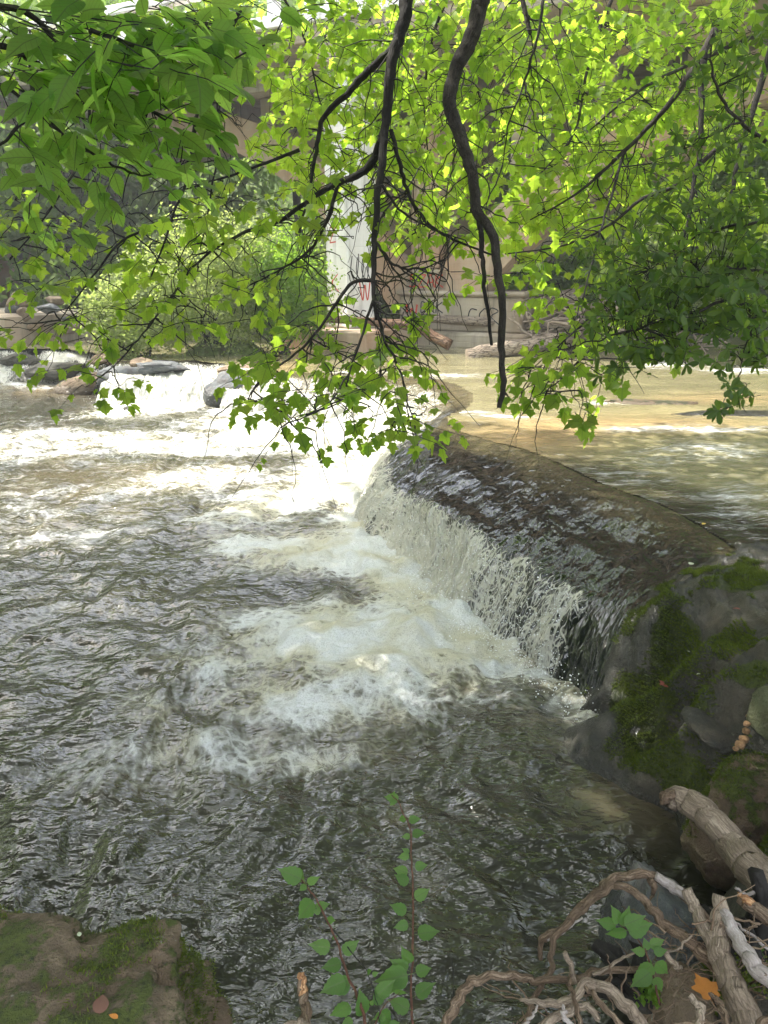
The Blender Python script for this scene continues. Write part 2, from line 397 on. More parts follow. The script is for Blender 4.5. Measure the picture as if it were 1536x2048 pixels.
def mat_bank():
    m, t = newmat('grassy_bank'); N = NT(t); co = N.coord(); a = N.noise(co, .8, 6, .7); b = N.noise(co, 9, 4, .7)
    N.out(N.pbsdf(N.ramp(N.math('ADD', N.math('MULTIPLY', a, .5), N.math('MULTIPLY', b, .5)), [(.38, (.09, .07, .04)), (.5, (.09, .13, .035)), (.64, (.17, .22, .06))]), .9, .2, N.bump(b, 1, .1))); return m
M_bank = mat_bank()
def mat_concrete(name, c0, c1, stain=(.34, .22, .13), amt=.4):
    m, t = newmat(name); N = NT(t); co = N.coord()
    a = N.noise(N.mapping(co, sc=(1, 1, .35)), 1.1, 6, .65); b = N.noise(co, 12, 5, .65); s_ = N.noise(N.mapping(co, sc=(1, 1, .12)), 3.5, 5, .6)
    col = N.mix(N.map(a, .35, .65), c0, c1)
    col = N.mix(N.math('MULTIPLY', N.map(N.noise(N.mapping(co, loc=(5, 5, 5)), .55, 5, .6), .42, .62), amt), col, stain)
    col = N.mix(N.math('MULTIPLY', N.map(s_, .5, .75), .55), col, (.09, .08, .065))
    board = N.n('ShaderNodeTexWave'); board.bands_direction = 'Z'; N.l(co, board.inputs[0]); board.inputs['Scale'].default_value = 2.6; board.inputs['Distortion'].default_value = .3
    h = N.math('ADD', N.math('MULTIPLY', b, .6), N.map(board.outputs['Fac'], 0, .08))
    N.out(N.pbsdf(col, .88, .3, N.bump(h, .5, .012))); return m
M_conc = mat_concrete('concrete', (.27, .235, .18), (.42, .37, .29))
M_concwhite = mat_concrete('concrete_sunlit', (.7, .7, .69), (.8, .8, .79), stain=(.55, .45, .36), amt=.25)  # whitened in its base colour to make up for weak sunlight
M_conctan = mat_concrete('concrete_rusty', (.36, .28, .2), (.48, .39, .29), stain=(.42, .22, .12), amt=.45)
def flat(name, c, rough=.7):
    m, t = newmat(name); N = NT(t); f = N.noise(N.coord(), 20, 3)
    N.out(N.pbsdf(N.mix(N.math('MULTIPLY', f, .5), c, tuple(q*.6 for q in c)), rough)); return m
M_redpaint = flat('red_paint', (.55, .06, .035)); M_blackpaint = flat('black_paint', (.02, .02, .022))
M_leafred = flat('leaf_red', (.28, .07, .05)); M_leaforange = flat('leaf_orange', (.55, .22, .04)); M_leafyellow = flat('leaf_yellow', (.6, .42, .08))
M_leafpale = flat('leaf_pale', (.42, .46, .32)); M_leafbrown = flat('leaf_brown', (.16, .075, .05)); M_straw = flat('straw', (.32, .27, .13))
M_lichen = flat('lichen', (.42, .42, .33))

def mat_water(name, deep, shallow, foamc, flowattr=True, bumpS=1.0, wetrock=False):
    """murky river water: glossy surface over silt-coloured body, foam where the foam attribute is high"""
    m, t = newmat(name); N = NT(t); co = N.coord(); fl = N.attr('flow', True)
    F = N.attr('foam'); tint = N.attr('tint')
    rk = N.attr('rock')
    wrp = N.vmath('ADD', fl, N.mapping(N.noise(fl, 2.2, 4, .6, 0, True), sc=(.17, .17, 0), loc=(-.085, -.085, 0)))
    wr2 = N.vmath('ADD', wrp, N.mapping(N.noise(fl, 11, 3, .6, 0, True), sc=(.03, .03, 0), loc=(-.015, -.015, 0)))
    lace = N.math('ADD', N.math('MULTIPLY', N.map(N.voro(wr2, 5.5), 0, .22, 1, 0), .55), N.math('MULTIPLY', N.map(N.voro(wr2, 15.0), 0, .26, 1, 0), .45))
    big = N.noise(wrp, 2.2, 4, .5); fine = N.noise(wr2, 26, 4, .55); bub = N.noise(co, 120, 2, .5)
    s = N.math('ADD', N.math('MULTIPLY', N.math('SUBTRACT', lace, .35), .55), N.math('ADD', N.math('MULTIPLY', N.math('SUBTRACT', big, .5), 1.5), N.math('MULTIPLY', N.math('SUBTRACT', fine, .5), .9)))
    a = N.math('ADD', F, N.math('MULTIPLY', s, N.map(F, 0.0, .5, .3, .8)))
    fk = N.map(a, .14, .86)
    fk = N.math('MULTIPLY', fk, N.map(bub, .3, .55, .6, 1.0))
    body = N.mix(tint, deep, shallow)
    body = N.mix(N.map(N.noise(fl, 1.1, 5, .6), .35, .7, 0, .6), body, tuple(q*.5 for q in deep))
    body = N.mix(rk, body, (.022, .019, .012))
    fcol = N.mix(N.map(big, .38, .62), foamc, (.64, .66, .66))
    col = N.mix(fk, body, fcol)
    dirx = N.mapping(co, sc=(.75, 1.25, 1), rot=(0, 0, .5))
    r0 = N.noise(dirx, 4.5, 2, .4, .8); r1 = N.noise(dirx, 12, 3, .38, 1.0); r2 = N.noise(dirx, 34, 2, .35, .5)
    h = N.math('ADD', N.math('ADD', N.math('MULTIPLY', r0, 1.6), N.math('MULTIPLY', r1, .8)), N.math('MULTIPLY', r2, .22))
    h = N.math('ADD', h, N.math('MULTIPLY', fk, N.math('ADD', N.math('MULTIPLY', bub, .10), N.math('MULTIPLY', fine, .22))))
    nrm = N.bump(h, 1.0, .034*bumpS)
    rg = N.math('ADD', .04, N.math('MULTIPLY', fk, .5))
    N.out(N.pbsdf(col, rg, N.math('ADD', .85, N.math('MULTIPLY', fk, -.6)), nrm, 1.45)); return m
M_lower = mat_water('river_water_lower', (.040, .039, .028), (.2, .155, .09), (.52, .50, .38), bumpS=.54)
M_upper = mat_water('river_water_upper', (.23, .21, .115), (.46, .31, .15), (.66, .65, .6), bumpS=.34)
def mat_falls():
    m, t = newmat('falling_water'); N = NT(t); fl = N.attr('flow', True); F = N.attr('foam')
    wrp = N.vmath('ADD', fl, N.mapping(N.noise(fl, 7, 2, .5, 0, True), sc=(.07, .10, 0), loc=(-.035, -.05, 0)))
    st = N.mapping(wrp, sc=(1, .45, 1)); v = N.voro(st, 26); v2 = N.voro(st, 55)
    lace = N.math('ADD', N.map(v, 0, .16, 1, 0), N.math('MULTIPLY', N.map(v2, 0, .2, 1, 0), .5))
    strand = N.noise(N.mapping(wrp, sc=(1, .14, 1)), 17, 4, .6); big = N.noise(N.mapping(wrp, sc=(1, .3, 1)), 3.2, 3, .6)
    s = N.math('ADD', N.math('MULTIPLY', N.math('SUBTRACT', lace, .45), .5), N.math('ADD', N.math('MULTIPLY', N.math('SUBTRACT', strand, .5), 1.3), N.math('MULTIPLY', N.math('SUBTRACT', big, .5), 1.3)))
    a = N.math('ADD', F, N.math('MULTIPLY', s, N.map(F, 0, .3, .3, .9)))
    fk = N.map(a, .26, .78)
    tint = N.attr('tint'); body = N.mix(tint, (.007, .008, .009), (.13, .11, .058))
    body = N.mix(N.map(N.noise(fl, 7, 5, .6), .4, .7, 0, .5), body, (.014, .015, .014))
    col = N.mix(fk, body, N.mix(N.noise(wrp, 6, 3), (.42, .40, .29), (.60, .61, .58)))
    rip = N.noise(N.mapping(wrp, sc=(1, .5, 1)), 20, 3, .42, .5)
    h = N.math('ADD', N.math('MULTIPLY', rip, .8), N.math('ADD', N.math('MULTIPLY', N.map(F, .1, .5), N.math('ADD', N.math('MULTIPLY', lace, .5), N.math('MULTIPLY', strand, .4))), N.math('MULTIPLY', N.noise(N.mapping(fl, sc=(1, .35, 1)), 8, 2, .4, .6), 1.6)))
    N.out(N.pbsdf(col, N.math('ADD', .05, N.math('MULTIPLY', fk, .35)), N.math('ADD', .9, N.math('MULTIPLY', fk, -.6)), N.bump(h, 1, .015), 1.40)); return m
M_falls = mat_falls()
def mat_spray():
    m, t = newmat('spray'); N = NT(t); N.out(N.pbsdf((.82, .84, .84), .25, .5)); return m
M_spray = mat_spray()

# ------------------------------------------------------------------ ledge layout (plan view)
ZU = 0.60
BASE = np.array([(1.20, 3.72), (1.10, 4.08), (.98, 4.41), (.80, 4.79), (.557, 5.16), (.327, 5.67), (.03, 6.35), (-.26, 7.1), (-.27, 8.0), (-.15, 9.2), (-.06, 10.4), (-.21, 11.5), (-.55, 12.3), (-1.16, 12.8), (-2.1, 13.2), (-2.9, 13.5)])
LIP = np.array([(1.62, 4.12, .52), (1.46, 4.38, .46), (1.30, 4.64, .40), (1.15, 5.14, .42), (.89, 5.57, .43), (.564, 6.26, .44), (.265, 6.88, .43), (.10, 7.33, .42), (.17, 8.6, .43), (.38, 9.5, .43), (.62, 10.3, .42), (.55, 11.6, .38), (.15, 12.7, .36), (-.83, 13.1, .34), (-1.96, 13.6, .33), (-2.8, 13.9, .33)])
POOL = np.array([(2.40, 4.75), (2.36, 5.3), (2.25, 5.9), (2.0, 6.4), (1.8, 7.0), (1.56, 7.75), (1.17, 8.35), (.92, 8.8), (.80, 9.3), (.95, 9.9), (1.2, 10.6), (1.35, 11.7), (.9, 13.3), (-.6, 14.0), (-1.8, 14.3), (-2.7, 14.5)])
NLEFT = np.array([(-3.2, 15.6), (-3.9, 16.1), (-4.6, 16.2), (-5.6, 16.0), (-6.4, 17.5), (-7.5, 18.6), (-9.5, 18.8), (-30, 19.5)])
UPOLY = np.vstack([[(60, 3.8), (6, 4.2), (3.1, 4.4), (2.5, 4.5)], catmull(POOL, 120), NLEFT, [(-60, 20), (-60, 80), (60, 80)]])
def waves(x, y):
    wx = x+.25*noise2(x*1.3, y*1.3, 3); wy = y+.25*noise2(x*1.3+9, y*1.3, 4)
    return .018*ridge2(wx*1.1, wy*.9, 3, 21)+.019*fbm2(wx*3.6, wy*2.8, 3, 31)+.0050*ridge2(wx*7, wy*5.5, 2, 41)
def fan(ys, k0, k1, n):
    k = np.linspace(k0, k1, n); Y, K = np.meshgrid(ys, k, indexing='ij'); return Y*K, Y

# foam placement on the lower pool, given where it lies on the water
BL = [(850, 1280, 250, 75, 1.05, .12), (720, 1300, 260, 95, .95, .12), (620, 1410, 230, 60, .5, .1), (450, 1330, 190, 40, .36, .0), (400, 1500, 240, 40, .32, -.1),
      (600, 1520, 230, 35, .36, -.1), (300, 1425, 110, 50, .32, .4), (640, 1110, 190, 50, .95, .05), (790, 1170, 120, 60, 1.0, .5), (740, 1100, 100, 60, 1.0, .5),
      (690, 960, 150, 65, 1.0, 0), (600, 880, 190, 42, 1.0, .05), (730, 880, 70, 60, 1.05, 0), (330, 890, 260, 26, .72, .05), (100, 880, 200, 22, .6, 0), (480, 850, 120, 22, .7, 0),
      (560, 1010, 190, 40, .55, -.2), (400, 960, 240, 30, .45, -.1), (340, 800, 120, 28, 1.0, -.1), (250, 825, 100, 14, .7, -.1), (60, 900, 220, 50, .38, 0), (160, 960, 260, 60, .28, 0),
      (500, 1100, 110, 40, .5, .2), (60, 765, 90, 16, .6, 0), (560, 925, 70, 32, -.35, 0), (590, 1180, 180, 26, -.3, 0), (130, 955, 120, 22, -.35, 0), (230, 1560, 230, 60, .2, 0), (120, 1250, 300, 180, .12, 0), (150, 1050, 300, 80, .2, 0)]
def foam_lower(x, y):
    u, v, f = project(np.stack([x, y, np.zeros_like(x)], -1)); F = np.zeros_like(x)
    for (cu, cv, ru, rv, s, rot) in BL:
        s = s*1.3 if 0 < s < .6 else s
        du, dv = u-cu, v-cv; c, s_ = math.cos(rot), math.sin(rot); a = (du*c+dv*s_)/ru; b = (-du*s_+dv*c)/rv
        g = np.exp(-(a*a+b*b)*.9)*s
        F = np.maximum(F, g) if s > 0 else F+g
    d = pdist(BASE, x, y); F = np.maximum(F, np.exp(-(d/.22)**2)*np.where(y > 4.6, 1.0, .5))
    return np.clip(F, 0, 1.1), u, v

# ---- lower pool
ys = np.concatenate([np.geomspace(1.0, 14, 640), np.linspace(14.05, 24, 60)])
X, Y = fan(ys, -.85, .55, 620)
foam, U_, V_ = foam_lower(X, Y)
Z = waves(X, Y)*(1+.9*foam)
Z += foam*(.030*ridge2(X*2.6, Y*2.6, 2, 60)+.008*fbm2(X*9, Y*9, 2, 70))+.03*np.clip(foam-.6, 0, 1)
PL = np.array([.45, 5.1]); rr = np.hypot(X-PL[0], Y-PL[1]); an = np.arctan2(Y-PL[1], X-PL[0])
arc = np.exp(-((rr-2.0)/.9)**2)*(Y < 6.5)
Z += .012*np.sin(rr*9+2*noise2(X*2, Y*2, 77))*arc
wmix = np.exp(-(rr/4.5)**2)*np.where(Y < 6.5, 1, np.clip(1-(Y-6.5), 0, 1))
wr = rr+.25*noise2(X*1.6, Y*1.6, 80)
FX = X+.05*noise2(X*2.1, Y*2.1, 81); FY = Y+.05*noise2(X*2.1+5, Y*2.1, 82)
th = .6*np.exp(-(rr/2.6)**2); dx_, dy_ = FX-PL[0], FY-PL[1]
flow = np.stack([PL[0]+dx_*np.cos(th)-dy_*np.sin(th), PL[1]+dx_*np.sin(th)+dy_*np.cos(th), 0*X], -1)
tint = np.clip(.25*np.exp(-(((U_-110)/190)**2+((V_-1010)/90)**2))+.9*np.exp(-(((U_-70)/110)**2+((V_-780)/16)**2))+.55*np.exp(-(((U_-1290)/110)**2+((V_-1560)/110)**2))+.35*np.exp(-(((U_-350)/240)**2+((V_-950)/22)**2))+.45*foam, 0, 1)
o = obj('river_water', np.stack([X, Y, Z], -1).reshape(-1, 3), gridfaces(*X.shape), M_lower, attrs={'foam': foam.ravel(), 'flow': flow.reshape(-1, 3), 'tint': tint.ravel(), 'rock': 0*tint.ravel()})
tag(o, kind='structure')
# ---- upper pool
ys = np.concatenate([np.geomspace(4.2, 20, 420), np.geomspace(20.1, 70, 60)])
X, Y = fan(ys, -.9, .95, 520)
U_, V_, _ = project(np.stack([X, Y, np.full_like(X, ZU)], -1))
dP = pdist(np.vstack([[(3.1, 4.5)], POOL]), X, Y)
calm = .28+.72*np.exp(-(dP/1.2))*0+.25*np.exp(-(((Y-11)/1.5)**2))
def wup(x, y): return waves(x*.7+40, y)*.34
foam = np.zeros_like(X)
for (cu, cv, ru, rv, s) in [(930, 828, 100, 8, .5), (1010, 838, 90, 7, .4), (870, 752, 120, 8, .42), (1380, 858, 200, 9, .48), (1230, 808, 60, 7, .45), (1490, 740, 120, 9, .5), (1330, 730, 70, 9, .45), (720, 745, 90, 8, .4),
                            (1420, 905, 170, 26, .34), (1250, 960, 260, 60, .22), (1480, 1010, 110, 60, .28), (450, 742, 100, 8, .5), (1330, 1100, 130, 30, .3), (1240, 1090, 90, 20, .3)]:
    foam = np.maximum(foam, s*np.exp(-((U_-cu)/ru)**2-((V_-cv)/rv)**2))
Z = ZU+wup(X, Y)+foam*.03*ridge2(X*4, Y*4, 3, 9)
# submerged rock humps that lift the surface in a line
for (cu, cv, ru, rv, h) in [(1330, 818, 120, 7, .05), (930, 838, 110, 9, .06)]:
    Z += h*np.exp(-((U_-cu)/ru)**2-((V_-cv)/rv)**2)
tint = np.clip(.95*np.exp(-(((U_-1020)/150)**2+((V_-885)/26)**2))+.8*np.exp(-(((U_-1250)/260)**2+((V_-850)/18)**2))+.4*np.exp(-(((U_-560)/70)**2+((V_-735)/22)**2))+.5*np.exp(-(((U_-1450)/160)**2+((V_-800)/14)**2)), 0, 1)
rock_ = .72*(1-sstep(.0, 1.1, pdist(POOL, X, Y)+.5*fbm2(X*1.5, Y*1.5, 3, 8)+.1))*(Y < 9.3)+.5*(1-sstep(.1, 1.0, pdist(POOL[:2], X, Y)))
rock_ = np.clip(np.maximum(rock_, .6*(1-sstep(4.6, 5.5, Y))), 0, 1)*np.clip(1-.3*tint, 0, 1)
flow = np.stack([X*.6+.3*noise2(X*.9, Y*.9, 5), Y*1.5+.3*noise2(X*.9, Y*.9, 6), 0*X], -1)
keep = inside(UPOLY, X, Y)
Fq = gridfaces(*X.shape); kf = keep.ravel()[Fq].any(axis=1); Fq = Fq[kf]
used = np.unique(Fq); remap = np.full(X.size, -1); remap[used] = np.arange(len(used)); Fq = remap[Fq]
o = obj('river_water_upper_pool', np.stack([X, Y, Z], -1).reshape(-1, 3)[used], Fq, M_upper, attrs={'foam': foam.ravel()[used], 'flow': flow.reshape(-1, 3)[used], 'tint': tint.ravel()[used], 'rock': rock_.ravel()[used]})
tag(o, kind='structure')
# ---- falling strip: pool edge -> brow -> lip -> base
def strip(BASE, LIP, POOL, ns, nt, name, foamfun, zbase=0.0, uptop=True):
    m = len(BASE); B = catmull(np.c_[BASE, np.full(m, zbase-.03)], ns); L = catmull(LIP, ns); Pp = catmull(np.c_[POOL, np.full(m, ZU)], ns)
    s = np.linspace(0, 1, ns)[:, None]; arc = np.concatenate([[0], np.cumsum(np.linalg.norm(np.diff(L, axis=0), axis=1))])
    n1 = int(nt*.48); V = []; tt = []
    a = np.linspace(0, 1, n1)[:, None, None]
    XY = Pp[None]*(1-a)+L[None]*a; zz = ZU+(L[None, :, 2:]-ZU)*(a**2.0)
    top = np.concatenate([XY[..., :2], zz], -1)
    b = np.linspace(0, 1, nt-n1+1)[1:, None, None]
    wob = .10*fbm2(arc*1.7, arc*0+3, 3, 5)[None, :, None]
    q = b**(.8+.0*wob)
    hor = L[None, :, :2]*(1-q)+B[None, :, :2]*q
    dz = L[None, :, 2:]-(L[None, :, 2:]-B[None, :, 2:])*(.25*b+.75*b**1.8)
    bot = np.concatenate([hor, dz], -1)
    G = np.concatenate([top, bot], 0)
    T = np.concatenate([np.linspace(0, 1, n1), 1+np.linspace(0, 1, nt-n1+1)[1:]])
    A = np.broadcast_to(arc, G.shape[:2]); TT = np.broadcast_to(T[:, None], G.shape[:2])
    d = np.linalg.norm(np.diff(G, axis=0), axis=2); run = np.concatenate([np.zeros((1, ns)), np.cumsum(d, axis=0)])
    foam = foamfun(A, TT)
    edge = sstep(0, .35, TT)
    # rock shelves under the film plus ropes of water
    rel = .045*fbm2(A*1.3, run*1.3+7, 3, 15)*sstep(.15, .6, TT)*(1-sstep(1.75, 2, TT))
    ropes = (.028*ridge2(A*5.5+.3*noise2(A*2, run*3, 2), run*1.3, 3, 17)+.012*fbm2(A*22, run*7, 3, 19))*sstep(.75, 1.15, TT)*np.clip(foam+.25, 0, 1)
    rip = (.009*fbm2(A*6+.4*noise2(A*3, run*3, 8), run*4.5, 2, 23)+.0015*ridge2(A*12, run*10, 1, 27)+.008*fbm2(A*18, run*6, 2, 29)*sstep(.9, 1.2, TT))*edge
    N = np.cross(np.gradient(G, axis=1), np.gradient(G, axis=0)); N /= np.linalg.norm(N, axis=2)[..., None]+1e-9
    N *= np.sign(N[..., 2:])+(N[..., 2:] == 0)
    G = G+N*(rel+ropes+rip)[..., None]
    w0 = wup(G[..., 0], G[..., 1])*(1-edge); G[..., 2] += w0-.004*(1-sstep(0,.06,TT))
    tint = np.maximum((1-sstep(.0, .55, TT+.18*fbm2(A*1.5, TT*2, 3, 33)))*(.42+.58*sstep(1.2, 3.2, A)), .75*sstep(6.2, 7.2, A))
    o = obj(name, G.reshape(-1, 3), gridfaces(*G.shape[:2])[:, ::-1], M_falls, attrs={'foam': foam.ravel(), 'flow': np.stack([A, run, 0*A], -1).reshape(-1, 3), 'tint': tint.ravel()})
    return tag(o, kind='structure'), G, foam
def ff(A, T):
    A = A-.62
    veil = sstep(.95, 1.25, T)
    along = .55+.35*noise2(A*1.3, 0*A+.5, 91)+.2*noise2(A*4.1, 0*A, 92)
    along = np.where(A < .35, .42, along)
    gap = .5*np.exp(-((A-.42)/.16)**2)+.25*np.exp(-((A-2.4)/.15)**2)
    far = sstep(6.0, 7.2, A)
    f = veil*np.clip(along+.2-gap+.4*far, 0, 1)*(.82+.3*sstep(1.1, 2.0, T))*sstep(-.22, .05, A+.1*noise2(T*4, T*0, 3))
    f = f+.18*sstep(.5, .95, T)*sstep(1.0, 2.0, A)*np.clip(noise2(A*2.2, T*2.2, 95)+.3, 0, 1)
    return np.clip(f+far*.25*sstep(.2, .8, T), 0, 1)
o, GF, FF = strip(BASE, LIP, POOL, 900, 200, 'waterfall_water', ff)
B2 = np.array([(-2.75, 14.0), (-3.4, 14.35), (-4.3, 14.3), (-5.3, 13.9)]); L2 = np.array([(-3.0, 14.9, .46), (-3.6, 15.3, .48), (-4.5, 15.3, .46), (-5.3, 14.9, .4)]); P2 = np.array([(-3.1, 15.7), (-3.8, 16.3), (-4.7, 16.4), (-5.6, 16.2)])
strip(B2, L2, P2, 240, 90, 'cascade_water', lambda A, T: np.clip(sstep(.2, .9, T)*(1.0+.5*noise2(A*2, T*2, 5)), 0, 1))
B3 = np.array([(-5.6, 15.6), (-6.8, 16.6), (-8.3, 17.0), (-11, 17.2), (-16, 17.4)]); L3 = np.array([(-6.0, 17.2, .40), (-7.2, 18.0, .42), (-8.6, 18.2, .4), (-11, 18.3, .4), (-16, 18.4, .4)]); P3 = np.array([(-6.2, 18.2), (-7.4, 19.0), (-9.0, 19.3), (-12, 19.5), (-17, 19.6)])
strip(B3, L3, P3, 300, 90, 'rapids_water', lambda A, T: np.clip(sstep(.2, .8, T)*(.42+.6*noise2(A*1.6, T*3, 6)), 0, 1))

# ------------------------------------------------------------------ ledge rock and banks (terrain)
cpts = []
for i in range(len(BASE)):
    k_ = [-.03, .01, .04, .06][min(i, 3)]; cpts += [(*BASE[i], [.06, -.04, -.15, -.2][min(i, 3)]), (LIP[i, 0], LIP[i, 1], LIP[i, 2]-k_), (*POOL[i], ZU-.02-k_*1.2)]
for (u, v, z) in [(1200, 1435, -.06), (1265, 1500, -.05), (1322, 1585, -.06), (1350, 1660, -.06), (1440, 1745, -.03), (1330, 1190, .64), (1290, 1255, .52),
                  (1400, 1205, .70), (1536, 1240, .80), (1450, 1135, .66), (1536, 1125, .64), (1350, 1350, .52), (1260, 1400, .30), (1320, 1480, .30), (1400, 1400, .58), (1500, 1300, .76), (1600, 1350, .85), (1470, 1080, .575),
                  (1370, 1560, .22), (1450, 1500, .52), (1420, 1640, .15), (1520, 1720, .3), (1600, 1560, .7), (1600, 1800, .55), (1480, 1790, .25), (1400, 1830, .05), (1300, 1850, -.2), (1260, 1950, -.15), (1350, 1960, .3), (1450, 1960, .5), (1550, 1950, .62), (1300, 2040, .2)]:
    cpts.append(tuple(PZ(u, v, z)))
cpts += [(2.5, 8, .3), (3.2, 6.2, .42), (3.0, 4.3, .75), (4.5, 3.5, 1.2), (5.5, 5, .9), (6, 7, .3), (5, 2, 1.5), (3, 2, 1.0), (2, 1, .85), (1.0, 1.2, .55), (.5, .9, .5), (0, .7, .55), (-.2, 1.3, -.1), (.55, 1.45, -.15), (.9, 2.2, -.35), (1.0, 3.0, -.35), (-1, .6, .5), (-2.5, .6, .3), (-2, 1.6, -.3),
         (0, 3, -.45), (-2, 5, -.45), (-2, 8, -.45), (-3, 11, -.45), (2, -1, .95), (-1, -1, .9), (5, -1, 1.5), (-4, -1, .8), (-5, 2, -.3), (3, 10, .2), (3, 13, .2), (6, 11, .2)]
tf = tps(cpts, 2e-3)
gx = np.concatenate([np.linspace(-5, .0, 60), np.linspace(.02, 3.2, 300), np.linspace(3.25, 7, 60)]); gy = np.concatenate([np.linspace(-1, 1.0, 30), np.linspace(1.02, 6.5, 420), np.linspace(6.55, 14.5, 120)])
X, Y = np.meshgrid(gx, gy); Z = tf(X, Y)
def groundz(x, y): return tf(np.asarray(x, float), np.asarray(y, float))
bed = .045*fbm2(X*2.1, Y*2.1, 5, 200)+.022*ridge2(X*5+.5*Y, Y*3, 4, 210)+.006*fbm2(X*22, Y*18, 3, 215)
Z = np.where((X < -2.75) & (Y > 5), np.minimum(Z, -.18), Z)
# stepped bedding planes of the ledge
st = (Z+.25*X+.1*fbm2(X, Y, 2, 5))/.11; bed += .018*(sstep(.35, .65, st-np.floor(st))-.5)
dry = sstep(1.0, 1.5, X)
Z = Z+bed*(.25+.75*dry)
bp = np.vstack([BASE, POOL[::-1]]); ins = np.argwhere(inside(bp, X, Y)); SG = GF[::5, ::6].reshape(-1, 3)
for c0 in range(0, len(ins), 4000):
    q = ins[c0:c0+4000]; xs, ys_ = X[q[:, 0], q[:, 1]], Y[q[:, 0], q[:, 1]]; dd = (xs[:, None]-SG[None, :, 0])**2+(ys_[:, None]-SG[None, :, 1])**2; kk = dd.argmin(1); de = pdist(GF[::10, 0, :2], xs, ys_); of = .11*sstep(.02, .35, de)
    Z[q[:, 0], q[:, 1]] = np.where(de > .03, np.minimum(Z[q[:, 0], q[:, 1]], SG[kk, 2]-of), Z[q[:, 0], q[:, 1]])
ins = inside(catmull(POOL, 60)[:, :2].tolist()+[(-3, 30), (60, 30), (60, 4.2), (6, 4.2), (3.1, 4.4)], X, Y); Z = np.where(ins & (Y > 5.0), np.minimum(Z, ZU-.09), Z)
E = GF[:, 0]; sel = np.argwhere((X > .9) & (X < 2.8) & (Y > 3.3) & (Y < 5.6)); xs, ys_ = X[sel[:, 0], sel[:, 1]], Y[sel[:, 0], sel[:, 1]]
dd = np.hypot(xs[:, None]-E[None, ::2, 0], ys_[:, None]-E[None, ::2, 1]); kk = dd.argmin(1); dm = dd.min(1); fall = np.exp(-(dm/.16)**2)
zz_ = Z[sel[:, 0], sel[:, 1]]; Z[sel[:, 0], sel[:, 1]] = zz_*(1-fall)+np.maximum(zz_, E[::2, 2][kk]+.006)*fall
under = inside(np.vstack([BASE, POOL[::-1]]), X, Y) | (inside(UPOLY, X, Y) & (pdist(POOL, X, Y) > .02))
Z = np.where(inside(np.vstack([BASE[3:], LIP[:2:-1, :2]]), X, Y), np.minimum(Z, Z-.12), Z)
U_, V_, _ = project(np.stack([X, Y, Z], -1)); moss = np.zeros_like(X)-.2
for (cu, cv, ru, rv, s) in [(1290, 1400, 70, 60, .9), (1310, 1500, 70, 50, .9), (1350, 1290, 60, 80, .75), (1270, 1410, 60, 40, .7), (1370, 1560, 60, 60, .8), (1480, 1160, 70, 28, .9), (1510, 1350, 50, 30, .8), (1460, 1280, 60, 40, .3), (1400, 1410, 30, 25, .5), (1400, 1740, 80, 40, .8), (1500, 1700, 60, 60, .7), (1530, 1900, 50, 60, .7), (1440, 1950, 50, 80, .3)]:
    moss = np.maximum(moss, -.2+(s+.75)*np.exp(-((U_-cu)/ru)**2-((V_-cv)/rv)**2))
wet = np.clip(1-sstep(0, 160, (U_-1300)*.9+(V_-1190)*.12), 0, 1); wet = np.maximum(wet, 1-sstep(.05, .16, Z)); wet = np.maximum(wet, (1-sstep(1130, 1200, V_))*(V_ > 600))
wet = np.maximum(wet, .7*(1-sstep(1300, 1420, U_+.0*V_))*(V_ < 1300))
wet = np.where(V_ > 1500, np.maximum(1-sstep(.02, .12, Z), 0), wet)
me_led = obj('ledge_rock', np.stack([X, Y, Z], -1).reshape(-1, 3), gridfaces(*X.shape), M_ledge, attrs={'moss': moss.ravel(), 'wet': wet.ravel()})
tag(me_led, kind='structure'); me_led.name = 'riverbed_terrain'
LX, LY, LZ, LM, LU, LV = X, Y, Z, moss, U_, V_
# thin film of water running over the apron
film = (U_ > 1080) & (V_ < 1330)
# far ground: banks and hills
gx = np.linspace(-90, 90, 181); gy = np.concatenate([np.linspace(-20, 60, 200), np.linspace(61, 130, 40)]); X, Y = np.meshgrid(gx, gy)
Zb = -.6+2.2*sstep(23.5, 27, Y+.25*X)+sstep(27, 80, Y+.2*X)*22
Zb = np.maximum(Zb, np.where(X < -9, -.6+sstep(9.5, 16, -X-(Y-19)*.25)*3.0+sstep(14, 40, -X)*12, -.6))
Zb = np.maximum(Zb, np.where(X > 4, -.6+sstep(11, 16, X)*np.clip((Y-2)/6, .3, 1)*3.0+sstep(14, 45, X)*14, -.6))
isl = np.exp(-((X+3.6)/1.7)**2-((Y-17.6)/1.0)**2)*1.55; bar = np.exp(-((X-4.8)/3.4)**2-((Y-20.3)/1.5)**2)*1.75
Zb = np.maximum(Zb, -.5+np.maximum(isl, bar)); Zb += .12*fbm2(X*.8, Y*.8, 4, 300)
hill = obj('hillside_terrain', np.stack([X, Y, Zb], -1).reshape(-1, 3), gridfaces(*X.shape), M_bank); tag(hill, kind='structure')
V, F = boxV((0, 60, -2.5), (300, 200, 1.0)); o = obj('ground', V, F, M_dirt, smooth=False); tag(o, kind='structure')
def fz(x, y):
    i = np.clip(np.searchsorted(gx, x), 1, len(gx)-1); j = np.clip(np.searchsorted(gy, y), 1, len(gy)-1); return float(Zb[j, i])

